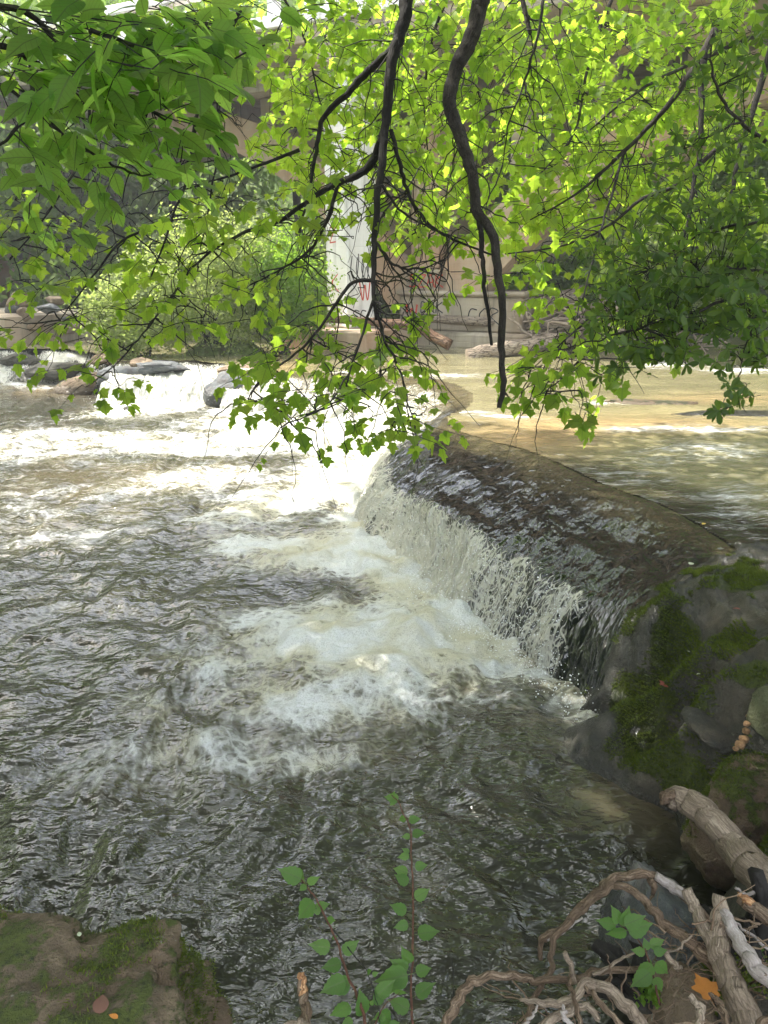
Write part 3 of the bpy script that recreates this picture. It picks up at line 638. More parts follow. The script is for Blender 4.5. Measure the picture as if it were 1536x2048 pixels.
# ------------------------------------------------------------------ rocks
def ico(sub):
    import bmesh
    bm = bmesh.new(); bmesh.ops.create_icosphere(bm, subdivisions=sub, radius=1); bm.verts.ensure_lookup_table()
    V = np.array([v.co[:] for v in bm.verts]); F = np.array([[v.index for v in f.verts] for f in bm.faces]); bm.free(); return V, F
ICO = {k: ico(k) for k in (2, 3, 4, 5, 6, 7)}
def rock(name, c, d, mat, seed=0, sub=5, boxy=.5, cuts=5, rot=0.0, tilt=(0, 0), moss=0.3, mossup=True, wetz=None, rough=.12, label=None, cat='rock', group=None, parent=None, sq=False):
    V, F = ICO[sub]; V = V.copy(); r = np.random.default_rng(seed)
    if boxy: V = np.sign(V)*np.abs(V)**(1-boxy*.62); V /= np.abs(V).max()
    if sq: V = V*1.4/(1+np.abs(V*1.4)**5)**(1/5.)
    for k in range(cuts):
        n = r.normal(size=3); n /= np.linalg.norm(n); h = r.uniform(.62, .85); dd = V@n; V = V-np.clip(dd-h, 0, None)[:, None]*n*.9
    nz = fbm3(V[:, 0]*1.4+seed, V[:, 1]*1.4, V[:, 2]*1.4, 5, seed); V = V*(1+rough*nz+.03*fbm3(V[:, 0]*9, V[:, 1]*9, V[:, 2]*9+seed, 3, seed+9))[:, None]
    up = V[:, 2]/np.abs(V[:, 2]).max()
    V = V*np.array(d)/2; m = Matrix.Rotation(rot, 3, 'Z') @ Matrix.Rotation(tilt[0], 3, 'X') @ Matrix.Rotation(tilt[1], 3, 'Y'); V = V@np.array(m).T
    W = V+np.array(c); ms = moss+(.35*(up-.3) if mossup else 0); wet = (1-sstep(wetz-.02, wetz+.1, W[:, 2])) if wetz is not None else np.zeros(len(V))
    o = link(bpy.data.objects.new(name, mesh(name, V, F, mat, True, {'moss': ms, 'wet': wet})), parent); o.location = c
    if label: tag(o, label, cat, group)
    return o

# boulder bottom left
bl = rock('mossy_boulder', (-1.27, .93, .22), (1.84, 1.42, 1.16), M_boulder, 21, 7, .6, 0, R(4), (R(2), R(-2)), moss=.31, sq=True, rough=.06, label='large brown boulder with bright moss on its top, bottom left corner', cat='boulder')
# right bank rocks
mr_ = rock('mossy_rock', PZ(1500, 1610, .36)+[0.03, .0, -.10], (.50, .50, .50), M_boulder, 5, 6, .55, 4, .4, (.2, .1), moss=.32, wetz=.0, rough=.09, label='mossy brown rock behind the thick bare branch, right edge', cat='rock')
rock('flat_rock_slab', PZ(1440, 1450, .52)+[0, 0.02, -.04], (.30, .26, .11), M_ledge, 8, 5, .7, 4, .2, (.15, .1), moss=-.15, rough=.06, label='flat grey rock slab jutting out above the moss', cat='rock')
rock('smooth_rock', PZ(1585, 1415, .70)+[0, 0, -.05], (.28, .26, .26), M_olive, 9, 5, .6, 3, .3, moss=-.2, rough=.04, label='smooth olive rock cut by the right edge of the frame', cat='rock')
rock('wet_grey_boulder', PZ(1350, 1880, .18)+[0, .05, -.1], (.42, .62, .52), M_greyrock, 31, 6, .45, 4, .3, (.2, -.2), moss=-.2, wetz=.12, rough=.08, label='wet grey boulder with pale lichen under the arching driftwood', cat='boulder')
rock('brown_rock', PZ(1395, 2000, .48)+[0, 0, -.15], (.25, .34, .36), M_boulder, 33, 5, .5, 4, .5, moss=-.05, rough=.08, label='reddish brown rock beside the orange leaf, bottom right', cat='rock')
peb = [(1497, 1432, 7), (1494, 1448, 9), (1492, 1462, 10), (1488, 1478, 12), (1481, 1489, 13), (1472, 1497, 8), (1498, 1418, 7)]
pl = ['palest', 'third lowest', 'fourth lowest', 'second lowest large', 'largest orange', 'lowest', 'topmost']
for k, (u, v, r) in enumerate(peb):
    p = PZ(u, v, .62); rock('pebble', p, (r/1538*3.0*1.6,)*2+(r/1538*3.0*1.2,), M_pebble, 50+k, 3, .2, 2, k, moss=-1, label=pl[k]+' tan pebble lodged in the crack between the right bank rocks', cat='pebble', group='pebbles in the rock crack')
# rocks of the far ledge
def frock(u, v, z, d, mat, seed, label, moss=-.1, boxy=.5, tilt=(0, 0), rot=0, dz=0, wetz=.12, name='ledge_boulder', cat='rock'):
    p = PZ(u, v, z); return rock(name, p+[0, d[1]*.4, dz], d, mat, seed, 5, boxy, 5, rot, tilt, moss=moss, wetz=wetz, rough=.1, label=label, cat=cat)
frock(465, 815, 0, (1.05, .9, .85), M_greyrock, 61, 'grey rounded boulder between the two small cascades', dz=.22, wetz=.25)
frock(500, 770, .3, (.8, .7, .45), M_tanrock, 62, 'tan mossy rock slab left of the narrow white cascade', dz=.1, moss=.2)
frock(505, 748, .5, (1.5, .6, .3), M_tanrock, 63, 'low tan rock ridge at the pool edge above the grey boulder', dz=0, moss=.15)
frock(150, 790, 0, (1.1, .6, .45), M_tanrock, 64, 'pointed tan rock left of the far cascade', dz=.12, moss=.25, tilt=(0, -.25))
frock(240, 800, 0, (.8, .5, .35), M_greyrock, 65, 'dark low rock beside the pointed tan rock', dz=.05)
frock(272, 762, .3, (1.6, .9, .5), M_greyrock, 66, 'flat grey ledge block at the top of the far cascade', dz=.0, boxy=.9)
frock(318, 738, .55, (1.1, .7, .22), M_greyrock, 67, 'thin pale slab resting in front of the river bush', boxy=.9)
frock(225, 775, .15, (.9, .6, .3), M_ledge, 68, 'dark wet rock step under the grey ledge block', boxy=.8)
frock(283, 730, .6, (.5, .5, .3), M_tanrock, 69, 'small tan rock at the foot of the bush', moss=.1)
frock(100, 745, .3, (1.3, .7, .35), M_ledge, 70, 'brown rock in the far left rapids')
frock(30, 720, .45, (.9, .6, .3), M_ledge, 71, 'dark wet stone in the rapids at the far left edge')
frock(250, 822, 0, (.35, .3, .12), M_ledge, 72, 'small dark stone in the foam below the cascade')
frock(205, 720, .6, (.7, .5, .25), M_tanrock, 73, 'tan stone under the left end of the bush', moss=.1)
frock(1310, 815, .58, (1.3, .5, .16), M_tanrock, 74, 'low mossy stone breaking the surface of the upper pool', moss=.3, wetz=.62)
frock(1480, 838, .56, (2.2, .4, .14), M_ledge, 75, 'long submerged rock edge in the upper pool, right', wetz=.64)
frock(458, 1118, -.02, (.12, .1, .07), M_ledge, 76, 'tiny dark stone in the lower pool left of the foam')
for k in range(14):
    u = 20+rng.uniform(0, 110); v = 668+rng.uniform(-30, 22)
    p = PZ(u, 690, ZU); p = p+np.array([0, rng.uniform(0, 1.6), 0]); p[2] = .55+(690-v)*.022
    rock('riprap_rock', p, (rng.uniform(.35, .7), rng.uniform(.3, .6), rng.uniform(.2, .4)), [M_tanrock, M_boulder, M_greyrock][k % 3], 90+k, 4, .7, 5, rng.uniform(0, 3), (rng.uniform(-.3, .3), 0), moss=-.4, label='broken rock heaped at the foot of the far left bridge pier', cat='rock', group='rocks below the left pier')

# ------------------------------------------------------------------ moss as real tufts
def blades(P, N, L, w, name, mat, kind='stuff', parent=None, lean=.5):
    n = len(P); r = rng.normal(size=(n, 3)); d = N+r*lean; d /= np.linalg.norm(d, axis=1)[:, None]
    s = np.cross(d, rng.normal(size=(n, 3))); s /= np.linalg.norm(s, axis=1)[:, None]+1e-9
    L = L*rng.uniform(.5, 1.4, n)[:, None]; w = w*rng.uniform(.7, 1.4, n)[:, None]
    V = np.stack([P-s*w, P+s*w, P+d*L+rng.normal(size=(n, 3))*.15*L], 1).reshape(-1, 3); F = np.arange(3*n).reshape(-1, 3)
    o = obj(name, V, F, mat, parent, False, {'rnd': np.repeat(rng.uniform(0, 1, n), 3)}); return tag(o, kind=kind)
nzv = .5+.5*fbm2(LX*7, LY*7, 4, 400)
sel = (LM+ (nzv-.5)*1.5 > .42) & (LU > 1150) & (LU < 1620) & (LV > 1100) & (LV < 2100)
idx = np.argwhere(sel)
pick = idx[rng.integers(0, len(idx), 70000)]; P = np.stack([LX, LY, LZ], -1)[pick[:, 0], pick[:, 1]]+rng.uniform(-.006, .006, (70000, 3))*[1, 1, 0]
gN = np.stack([-np.gradient(LZ, axis=1)/np.gradient(LX, axis=1), -np.gradient(LZ, axis=0)/np.gradient(LY, axis=0), np.ones_like(LZ)], -1); gN /= np.linalg.norm(gN, axis=2)[..., None]
o = blades(P, gN[pick[:, 0], pick[:, 1]],   .015, .0019, 'moss', M_moss_f); tag(o, 'dark green moss carpet on the wet ledge above the lower pool', 'moss')
def moss_on(ro, n, thr, L=.009, seed=0, ext=0):
    me = ro.data; nv = len(me.vertices); co = np.empty(nv*3); me.vertices.foreach_get('co', co); co = co.reshape(-1, 3); no = np.empty(nv*3); me.vertices.foreach_get('normal', no); no = no.reshape(-1, 3)
    ms = np.empty(nv); me.attributes['moss'].data.foreach_get('value', ms); q = ms+1.3*fbm3(co[:, 0]*5, co[:, 1]*5, co[:, 2]*5, 4, 500+seed)*.5
    w = np.array(world_loc(ro)); ok = np.argwhere((q > thr) & (no[:, 2] > -.1) & (co[:, 2]+w[2] > .02))[:, 0]
    k = ok[rng.integers(0, len(ok), n)]; P = co[k]+rng.uniform(-.006, .006, (n, 3))+w
    return blades(P, no[k], L, .0017, 'moss_tufts', M_moss_f, parent=ro)
moss_on(bl, 30000, .5, .011)
moss_on(mr_, 12000, .5, .012)

# ------------------------------------------------------------------ leaves
def fan_leaf(right, cz, petiole=.3, fold=.18, curl=.25):
    """outline (right half from base to tip), fan about a point on the midrib"""
    L = [(-x, y) for x, y in right[::-1] if x > 1e-6]; O = right+L
    V = [(0, cz, 0)]+[(x, y, 0) for x, y in O]; V = np.array(V, float)
    V[:, 2] = fold*np.abs(V[:, 0])-curl*(V[:, 1]**2)*.35-.10*np.abs(V[:, 0])**2*2
    n = len(O); F = [(0, i+1, (i+1) % n+1) for i in range(n)]
    k = len(V); V = np.vstack([V, [(-.012, 0, 0), (.012, 0, 0), (.008, -petiole, -.0)]]); F.append((k, k+1, k+2))
    return V, np.array(F)
maple = fan_leaf([(0, 0), (.15, -.05), (.32, .02), (.46, .06), (.38, .20), (.52, .30), (.70, .50), (.50, .50), (.36, .56), (.25, .54), (.30, .70), (.17, .80), (0, 1.06)], .3)
maple2 = fan_leaf([(0, 0), (.20, -.03), (.36, .10), (.34, .24), (.56, .46), (.40, .50), (.24, .56), (.22, .74), (0, 1.0)], .3, curl=.5)
maple3 = fan_leaf([(0, 0), (.18, -.06), (.40, .0), (.36, .16), (.62, .36), (.60, .44), (.34, .50), (.28, .66), (.12, .74), (0, .96)], .28, fold=.3, curl=.1)
ovate = fan_leaf([(0, 0), (.12, .03), (.23, .14), (.29, .30), (.30, .46), (.25, .64), (.15, .82), (.05, .95), (0, 1.04)], .45, .12, fold=.22, curl=.5)
ovate2 = fan_leaf([(0, 0), (.16, .03), (.28, .16), (.34, .34), (.32, .52), (.22, .70), (.10, .86), (0, .98)], .42, .12, fold=.1, curl=.8)
oblong = fan_leaf([(0, 0), (.07, .10), (.14, .30), (.20, .52), (.21, .70), (.16, .86), (.06, .97), (0, 1.0)], .5, .08, fold=.3, curl=.25)
serr = fan_leaf([(0, 0), (.16, .02), (.29, .12), (.34, .22), (.32, .30), (.36, .40), (.29, .50), (.27, .60), (.19, .68), (.16, .76), (.08, .84), (0, 1.05)], .4, .3, fold=.2, curl=.35)
dia = (np.array([(0, 0, 0), (.28, .5, .06), (0, 1, -.08), (-.28, .5, .06)], float), np.array([(0, 1, 2), (0, 2, 3)]))
def frames(D, N):
    D = D/np.linalg.norm(D, axis=1)[:, None]; N = N-D*(N*D).sum(1)[:, None]; N /= np.linalg.norm(N, axis=1)[:, None]+1e-9
    return np.cross(D, N), D, N
class Leaves:
    def __init__(s): s.P = []; s.D = []; s.N = []; s.S = []
    def add(s, p, d, n, sc): s.P.append(p); s.D.append(d); s.N.append(n); s.S.append(sc)
    def build(s, tmpl, mat, parent, limit=300, name='leaf', stuffname='foliage', petiole=True):
        P, D, N, S = np.array(s.P), np.array(s.D), np.array(s.N), np.array(s.S); X_, D, N = frames(D, N)
        k = rng.integers(0, len(tmpl), len(P)); u, v, f = project(P+D*S[:, None]*.5)
        vis = (u > 0) & (u < 1536) & (v > 0) & (v < 2048); sc = np.where(vis, S/f, -1); order = np.argsort(-sc)
        big = order[:limit][sc[order[:limit]] > 0]; w = world_loc(parent)
        meshes = [mesh(name, t[0], t[1], mat, False, {'luv': t[0]+[0, 1, 0]}) for t in tmpl]
        for i in big:
            o = bpy.data.objects.new(name, meshes[k[i]]); scene.collection.objects.link(o); o.parent = parent
            M = np.eye(4); M[:3, 0] = X_[i]*S[i]; M[:3, 1] = D[i]*S[i]; M[:3, 2] = N[i]*S[i]; M[:3, 3] = P[i]-w
            o.matrix_local = Matrix(M.tolist())
        rest = np.setdiff1d(np.arange(len(P)), big)
        if len(rest):
            Vs, Fs, As, Us, nn = [], [], [], [], 0
            for j, (tv, tfc) in enumerate(tmpl):
                q = rest[k[rest] == j]
                if not len(q): continue
                W = P[q, None]+S[q, None, None]*(tv[None, :, 0, None]*X_[q, None]+tv[None, :, 1, None]*D[q, None]+tv[None, :, 2, None]*N[q, None])
                Vs.append(W.reshape(-1, 3)); Fs.append((tfc[None]+(np.arange(len(q))*len(tv))[:, None, None]).reshape(-1, 3)+nn); nn += len(q)*len(tv)
                As.append(np.repeat(rng.uniform(0, 1, len(q)), len(tv))); Us.append(np.tile(tv+[0, 1, 0], (len(q), 1)))
            o = obj(stuffname, np.vstack(Vs), np.vstack(Fs), mat, parent, False, {'rnd': np.concatenate(As), 'luv': np.vstack(Us)}); tag(o, kind='stuff')
def unit(v): v = np.asarray(v, float); return v/(np.linalg.norm(v)+1e-9)
def spray(lv, mb, q, d0, L, nl, size, droop=.5, mode='pair', tw=.0022, flat=.6):
    """a drooping twig with leaves at its nodes"""
    d0 = unit(d0); n = 6; pts = [q]; d = d0.copy()
    for i in range(n-1):
        d = unit(d+np.array([0, 0, -droop/n])+rng.normal(size=3)*.10); pts.append(pts[-1]+d*L/(n-1))
    pts = np.array(pts); V, F = tube(pts, [tw*1.3, tw*.5], n=n, sides=4); mb.add(V, F, .5)
    for j in range(nl):
        f = (j+.7)/nl; p = pts[0]+(pts[-1]-pts[0])*0; i = min(int(f*(n-1)), n-2); t = f*(n-1)-i; p = pts[i]*(1-t)+pts[i+1]*t; ax = unit(pts[i+1]-pts[i])
        side = unit(np.cross(ax, [0, 0, 1])+rng.normal(size=3)*.15)
        for sg in ((-1, 1) if mode == 'pair' else ((-1) ** j,)):
            s = size*rng.uniform(.5, 1.3)*(1-.2*f)
            dd = unit(ax*.5+side*sg*.8+np.array([0, 0, -rng.uniform(.1, 1.0)])+rng.normal(size=3)*.25)
            nn = unit(np.array([0, 0, 1.0])+np.array([0, -rng.uniform(0, 1.1)*flat, 0])+rng.normal(size=3)*.38)
            lv.add(p+dd*s*.28, dd, nn, s)
    dd = unit(pts[-1]-pts[-2]+np.array([0, 0, -.4])); lv.add(pts[-1]+dd*size*.2, dd, unit([rng.normal()*.4, -.6*flat, 1]), size*.9)
def rosette(lv, q, d0, nl, size):
    d0 = unit(d0); a = unit(np.cross(d0, rng.normal(size=3))); b = np.cross(d0, a); ph = rng.uniform(0, 6)
    for j in range(nl):
        an = ph+2*math.pi*j/nl+rng.normal()*.2; dd = unit(a*math.cos(an)+b*math.sin(an)+d0*rng.uniform(.2, .8)+np.array([0, 0, -.25])); lv.add(q, dd, unit(d0+rng.normal(size=3)*.3+np.array([0, 0, .5])), size*rng.uniform(.65, 1.15))

def rough_line(P, amp, seed=0, n=None):
    C = catmull(P, n or len(P)*5); k = np.arange(len(C)); j = np.stack([noise2(k*.9, k*0+seed+i*10.3, seed+i) for i in range(3)], 1); e = np.minimum(k, k[::-1])/3.; return C+j*amp*np.clip(e, 0, 1)[:, None]
def px_line(pts): return np.array([PT(*p) for p in pts])
# ---------------- maple hanging over the falls (rooted on the right bank outside the frame)
mroot = empty('maple_tree', (4.8, 2.2, 1.2)); tag(mroot, 'leafy tree with lobed bright green leaves whose dark branches hang over the waterfall', 'tree')
tube_obj('trunk', [(4.8, 2.2, .9), (4.7, 2.4, 3), (4.3, 3.0, 5.5), (3.8, 3.6, 8.5)], [.24, .2, .16, .08], M_barkgrey, mroot, n=30, sides=14, bump=.06)
T0 = PT(815, -20, 4.6); T1 = PT(968, -20, 4.2)
tube_obj('limb', rough_line([(4.35, 2.9, 5.3), (3.0, 3.7, 6.3), (1.4, 4.5, 6.4), (.45, 5.0, 5.6), T0], .03, 3), [.10, .08, .065, .055, .05], M_barkdark, mroot, n=40, sides=10, bump=.08)
tube_obj('limb', rough_line([(4.5, 2.7, 4.6), (3.2, 3.3, 5.6), (1.9, 4.0, 5.7), (.9, 4.5, 5.3), T1], .03, 4), [.10, .085, .07, .06, .055], M_barkgrey, mroot, n=40, sides=10, bump=.08)
skel = []
def limb(name, pts, r0, r1, mat, seed, amp=.006, sides=11, bump=.10, n=None):
    P = px_line(pts) if len(pts[0]) == 3 and abs(pts[0][0]) > 20 or len(pts[0]) == 3 and pts[0][2] < 12 and pts[0][1] > 12 else np.array(pts)
    C = rough_line(P, amp, seed); skel.append(C); return tube_obj(name, C, np.linspace(r0, r1, 6), mat, mroot, n=n or len(C)*3, sides=sides, bump=bump, seed=seed)
limb('branch', [(815, -20, 4.6), (808, 40, 4.6), (792, 90, 4.6), (780, 150, 4.6), (772, 240, 4.6), (764, 320, 4.55), (755, 400, 4.5), (748, 500, 4.5), (748, 580, 4.4), (752, 640, 4.4)], .043, .009, M_barkdark, 1)
limb('branch', [(790, 95, 4.6), (740, 140, 4.7), (690, 190, 4.8), (643, 245, 4.9), (632, 310, 4.9), (618, 380, 4.9), (598, 465, 4.8)], .026, .006, M_barkdark, 2)
limb('branch', [(768, 265, 4.6), (752, 310, 4.65), (722, 345, 4.7), (680, 365, 4.8), (630, 392, 4.9), (560, 440, 5.0), (480, 470, 5.1), (400, 520, 5.1), (345, 590, 5.1)], .028, .005, M_barkdark, 3)
limb('branch', [(675, 370, 4.8), (655, 440, 4.9), (620, 500, 5.0), (560, 540, 5.1), (500, 570, 5.1)], .013, .004, M_barkdark, 5)
limb('branch', [(782, 260, 4.6), (800, 330, 4.6), (820, 395, 4.65), (860, 450, 4.7), (910, 480, 4.8), (985, 510, 4.9)], .014, .006, M_barkdark, 6)
limb('branch', [(764, 370, 4.5), (800, 420, 4.5), (870, 460, 4.6), (930, 480, 4.7)], .009, .003, M_barkdark, 7)
limb('branch', [(752, 485, 4.5), (790, 530, 4.4), (840, 537, 4.4), (890, 520, 4.4)], .009, .003, M_barkdark, 8)
limb('branch', [(968, -20, 4.2), (950, 50, 4.2), (925, 110, 4.2), (905, 160, 4.2), (903, 225, 4.2), (925, 285, 4.2), (945, 350, 4.2), (955, 420, 4.2), (985, 470, 4.2), (995, 530, 4.15), (1003, 610, 4.1), (1003, 700, 4.1), (1006, 770, 4.1), (998, 815, 4.1)], .046, .013, M_barkgrey, 9, bump=.16)
limb('branch', [(958, 430, 4.2), (963, 500, 4.2), (970, 580, 4.15), (983, 690, 4.1)], .016, .008, M_barkdark, 10, bump=.2)
limb('branch', [(1003, 780, 4.1), (1012, 788, 4.1), (1018, 795, 4.1)], .009, .002, M_barkgrey, 11, .001)
limb('branch', [(1040, -20, 4.6), (1052, 30, 4.6), (1060, 66, 4.6)], .016, .012, M_barkgrey, 12, .001)
limb('branch', [(1430, 60, 5.0), (1380, 150, 5.0), (1310, 240, 5.1), (1230, 320, 5.2), (1150, 390, 5.3), (1060, 440, 5.4)], .024, .004, M_barkgrey, 13)
limb('branch', [(1430, 300, 5.0), (1350, 370, 5.0), (1280, 400, 5.0), (1220, 450, 5.1), (1130, 490, 5.2), (1010, 508, 5.2)], .016, .004, M_barkgrey, 14)
limb('branch', [(1250, 300, 5.2), (1220, 400, 5.1), (1190, 500, 5.0), (1160, 610, 4.9), (1110, 720, 4.6)], .010, .003, M_barkdark, 15)
limb('branch', [(1090, -20, 4.5), (1075, 70, 4.5), (1050, 160, 4.6), (1020, 240, 4.6), (1005, 330, 4.7)], .010, .003, M_barkdark, 16)
limb('branch', [(748, 560, 4.45), (700, 570, 4.45), (650, 640, 4.45), (600, 700, 4.45), (520, 760, 4.4), (500, 800, 4.4)], .012, .003, M_barkdark, 17)
limb('branch', [(752, 620, 4.4), (770, 680, 4.35), (800, 740, 4.3), (815, 800, 4.3), (830, 850, 4.3)], .009, .003, M_barkdark, 18)
limb('branch', [(750, 590, 4.4), (720, 680, 4.3), (690, 760, 4.2), (640, 820, 4.2), (560, 840, 4.2)], .009, .002, M_barkdark, 19)
limb('branch', [(598, 300, 4.9), (520, 330, 5.0), (430, 360, 5.1), (330, 390, 5.1)], .012, .003, M_barkdark, 20)
limb('branch', [(480, 20, 5.2), (420, 140, 5.2), (395, 220, 5.1), (380, 330, 5.1), (345, 440, 5.0), (300, 560, 4.9)], .016, .005, M_barkdark, 21)
limb('branch', [(420, 150, 5.2), (440, 260, 5.1), (420, 400, 5.0), (400, 500, 5.0)], .010, .003, M_barkdark, 22)
limb('branch', [(345, 440, 5.0), (250, 480, 4.9), (180, 560, 4.8), (120, 640, 4.8)], .010, .003, M_barkdark, 23)
limb('branch', [(345, 590, 5.1), (300, 650, 5.0), (240, 720, 4.8), (180, 770, 4.7)], .008, .002, M_barkdark, 24)
limb('branch', [(1300, 560, 4.8), (1200, 620, 4.7), (1120, 690, 4.6), (1050, 750, 4.5)], .010, .002, M_barkdark, 25)
limb('branch', [(1180, 700, 4.5), (1120, 760, 4.5), (1080, 790, 4.4)], .007, .002, M_barkdark, 26)
limb('branch', [(180, 180, 4.6), (170, 300, 4.6), (100, 420, 4.6), (20, 520, 4.6)], .010, .003, M_barkdark, 27)
limb('branch', [(560, -20, 5.4), (610, 80, 5.4), (640, 200, 5.4), (690, 320, 5.4)], .010, .003, M_barkdark, 28)
limb('branch', [(900, -20, 6.0), (860, 100, 6.0), (850, 250, 6.0), (870, 380, 5.8)], .014, .004, M_barkgrey, 29)
limb('branch', [(1230, -20, 6.0), (1180, 120, 6.0), (1150, 260, 5.8), (1080, 350, 5.6)], .016, .004, M_barkgrey, 30)
limb('branch', [(1536, 60, 6.2), (1400, 120, 6.2), (1280, 180, 6.1), (1180, 260, 6.0)], .02, .005, M_barkgrey, 31)
SK = np.vstack(skel)
lv = Leaves(); mb = MB()
def cluster(u, v, t, ru, rv, ns, size=.080, dt=.5, conn=True):
    v = v-28 if (v > 700 and u < 900) else (v-14 if v > 700 else v)
    ns = int(ns*(1.85 if v < 430 else (.95 if u < 620 else 1.2)))
    c = PT(u, v, t); pts3 = SK; d = np.linalg.norm(pts3-c, axis=1)+np.where(pts3[:, 2] < c[2]-.05, .6, 0); q = pts3[np.argmin(d)]
    if conn and np.linalg.norm(q-c) > .12:
        mid = (q+c)/2+np.array([0, 0, .12])*np.linalg.norm(q-c)+rng.normal(size=3)*.05; V, F = tube(rough_line([q, mid, c], .012, int(u) % 97), [.0055, .004, .0022], n=12, sides=5); mb.add(V, F, .5)
    for i in range(ns):
        uu, vv = u+rng.normal()*ru*.5, v+rng.normal()*rv*.5; p = PT(uu, vv, t+rng.uniform(-dt, dt)); L = rng.uniform(.16, .38)
        d0 = unit([rng.normal()*.9-.25, rng.normal()*.8-.2, rng.normal()*.3-.15])
        if conn and i % 2 == 0:
            a = c+(p-c)*.3; V, F = tube(np.array([c, (c+p)/2+rng.normal(size=3)*.03, p]), [.0028, .0018], n=6, sides=4); mb.add(V, F, .5)
        spray(lv, mb, p, d0, L, int(rng.integers(2, 4)), size*rng.uniform(.75, 1.2))
# (u, v, depth, spread u, spread v, sprays)
CL = [(60, 470, 4.7, 90, 50, 7), (40, 560, 4.6, 70, 60, 7), (120, 620, 4.7, 100, 50, 9), (60, 660, 4.7, 60, 20, 3), (180, 540, 4.7, 90, 50, 8), (250, 620, 4.8, 80, 60, 8), (300, 500, 4.9, 90, 60, 8), (330, 590, 4.9, 80, 60, 8),
      (330, 650, 4.8, 40, 40, 4), (210, 720, 4.6, 60, 40, 4), (200, 780, 4.6, 60, 25, 5), (240, 800, 4.5, 30, 30, 3), (420, 560, 5.0, 80, 60, 4), (430, 640, 5.0, 70, 30, 2), (490, 480, 5.0, 100, 60, 6), (520, 600, 5.0, 60, 50, 3), (560, 560, 4.8, 60, 50, 5),
      (620, 660, 4.4, 60, 40, 6), (560, 740, 4.4, 70, 45, 7), (520, 830, 4.3, 50, 25, 6), (620, 830, 4.2, 70, 25, 7), (680, 780, 4.2, 80, 50, 8), (760, 770, 4.3, 60, 50, 7), (800, 840, 4.2, 50, 25, 5), (810, 720, 4.3, 50, 50, 6), (760, 700, 4.3, 70, 50, 7), (660, 700, 4.4, 70, 60, 7), (790, 890, 4.1, 40, 8, 2), (850, 850, 4.3, 30, 10, 1),
      (620, 560, 4.8, 50, 60, 2), (560, 420, 5.0, 90, 50, 5), (450, 410, 5.0, 90, 50, 5), (350, 430, 5.0, 80, 50, 5), (700, 560, 4.6, 30, 40, 1), (690, 460, 4.8, 60, 60, 2), (820, 470, 4.7, 60, 50, 3), (870, 550, 4.6, 60, 30, 3), (900, 480, 4.8, 60, 50, 4), (850, 380, 5.0, 80, 60, 5), (820, 640, 4.6, 40, 20, 2), (870, 600, 4.6, 40, 30, 1),
      (710, 300, 5.2, 90, 80, 8), (610, 190, 5.3, 90, 80, 7), (520, 100, 5.3, 90, 60, 6), (650, 80, 5.4, 100, 80, 14), (480, 250, 5.2, 60, 60, 2), (560, 290, 5.2, 60, 50, 4), (620, 360, 5.0, 60, 50, 3),
      (740, 160, 5.4, 90, 90, 12), (850, 60, 5.6, 100, 80, 14), (860, 200, 5.6, 80, 80, 12), (840, 300, 5.4, 70, 60, 9), (960, 200, 5.6, 80, 80, 10), (1000, 80, 5.6, 90, 90, 14), (980, 330, 5.4, 70, 60, 6), (1040, 200, 5.6, 70, 70, 10), (1100, 100, 5.6, 90, 80, 14), (1180, 60, 5.8, 90, 60, 12),
      (1160, 180, 5.8, 80, 60, 11), (1100, 330, 5.6, 70, 50, 7), (1200, 290, 5.6, 80, 60, 10), (1280, 200, 6.0, 80, 70, 12), (1250, 90, 6.0, 90, 70, 12), (1360, 80, 6.2, 90, 70, 14), (1450, 130, 6.2, 80, 80, 12), (1380, 220, 6.2, 80, 70, 9), (1290, 340, 5.8, 70, 60, 10), (1200, 400, 5.5, 80, 50, 9), (1090, 420, 5.5, 60, 40, 7),
      (1040, 520, 5.2, 50, 40, 6), (1130, 470, 5.3, 80, 40, 7), (1180, 540, 5.2, 70, 40, 6), (1270, 450, 5.5, 80, 60, 9), (1300, 560, 5.4, 70, 60, 7), (1090, 565, 5.0, 50, 20, 3), (1130, 590, 4.9, 50, 20, 2), (1050, 550, 5.0, 40, 30, 2), (1180, 660, 4.7, 50, 30, 6), (1120, 730, 4.5, 70, 35, 9), (1060, 760, 4.4, 60, 25, 6), (1180, 750, 4.5, 50, 25, 5), (1100, 800, 4.4, 40, 12, 3), (1160, 840, 4.3, 25, 6, 2), (1070, 705, 4.5, 30, 10, 1),
      (1450, 30, 6.2, 90, 40, 10), (1500, 250, 6.2, 60, 80, 8), (1420, 400, 6.0, 70, 70, 8), (1500, 420, 6.0, 60, 70, 7), (1450, 600, 5.6, 80, 60, 6), (1230, 640, 5.2, 60, 40, 5), (1300, 640, 5.4, 60, 40, 5), (30, 400, 4.7, 50, 40, 4), (20, 640, 4.6, 30, 20, 2), (150, 440, 4.8, 70, 50, 5), (240, 440, 4.9, 60, 50, 5),
      (420, 60, 5.2, 80, 60, 7), (330, 120, 5.2, 60, 60, 4), (200, 60, 5.2, 90, 60, 5), (60, 60, 5.2, 80, 60, 5), (950, 440, 4.9, 40, 40, 3), (760, 400, 5.0, 60, 60, 5), (740, 40, 5.5, 80, 40, 8), (930, 100, 5.7, 60, 60, 7)]
for c in CL: cluster(c[0], c[1], c[2]*1.02, c[3], c[4], c[5], dt=.45)
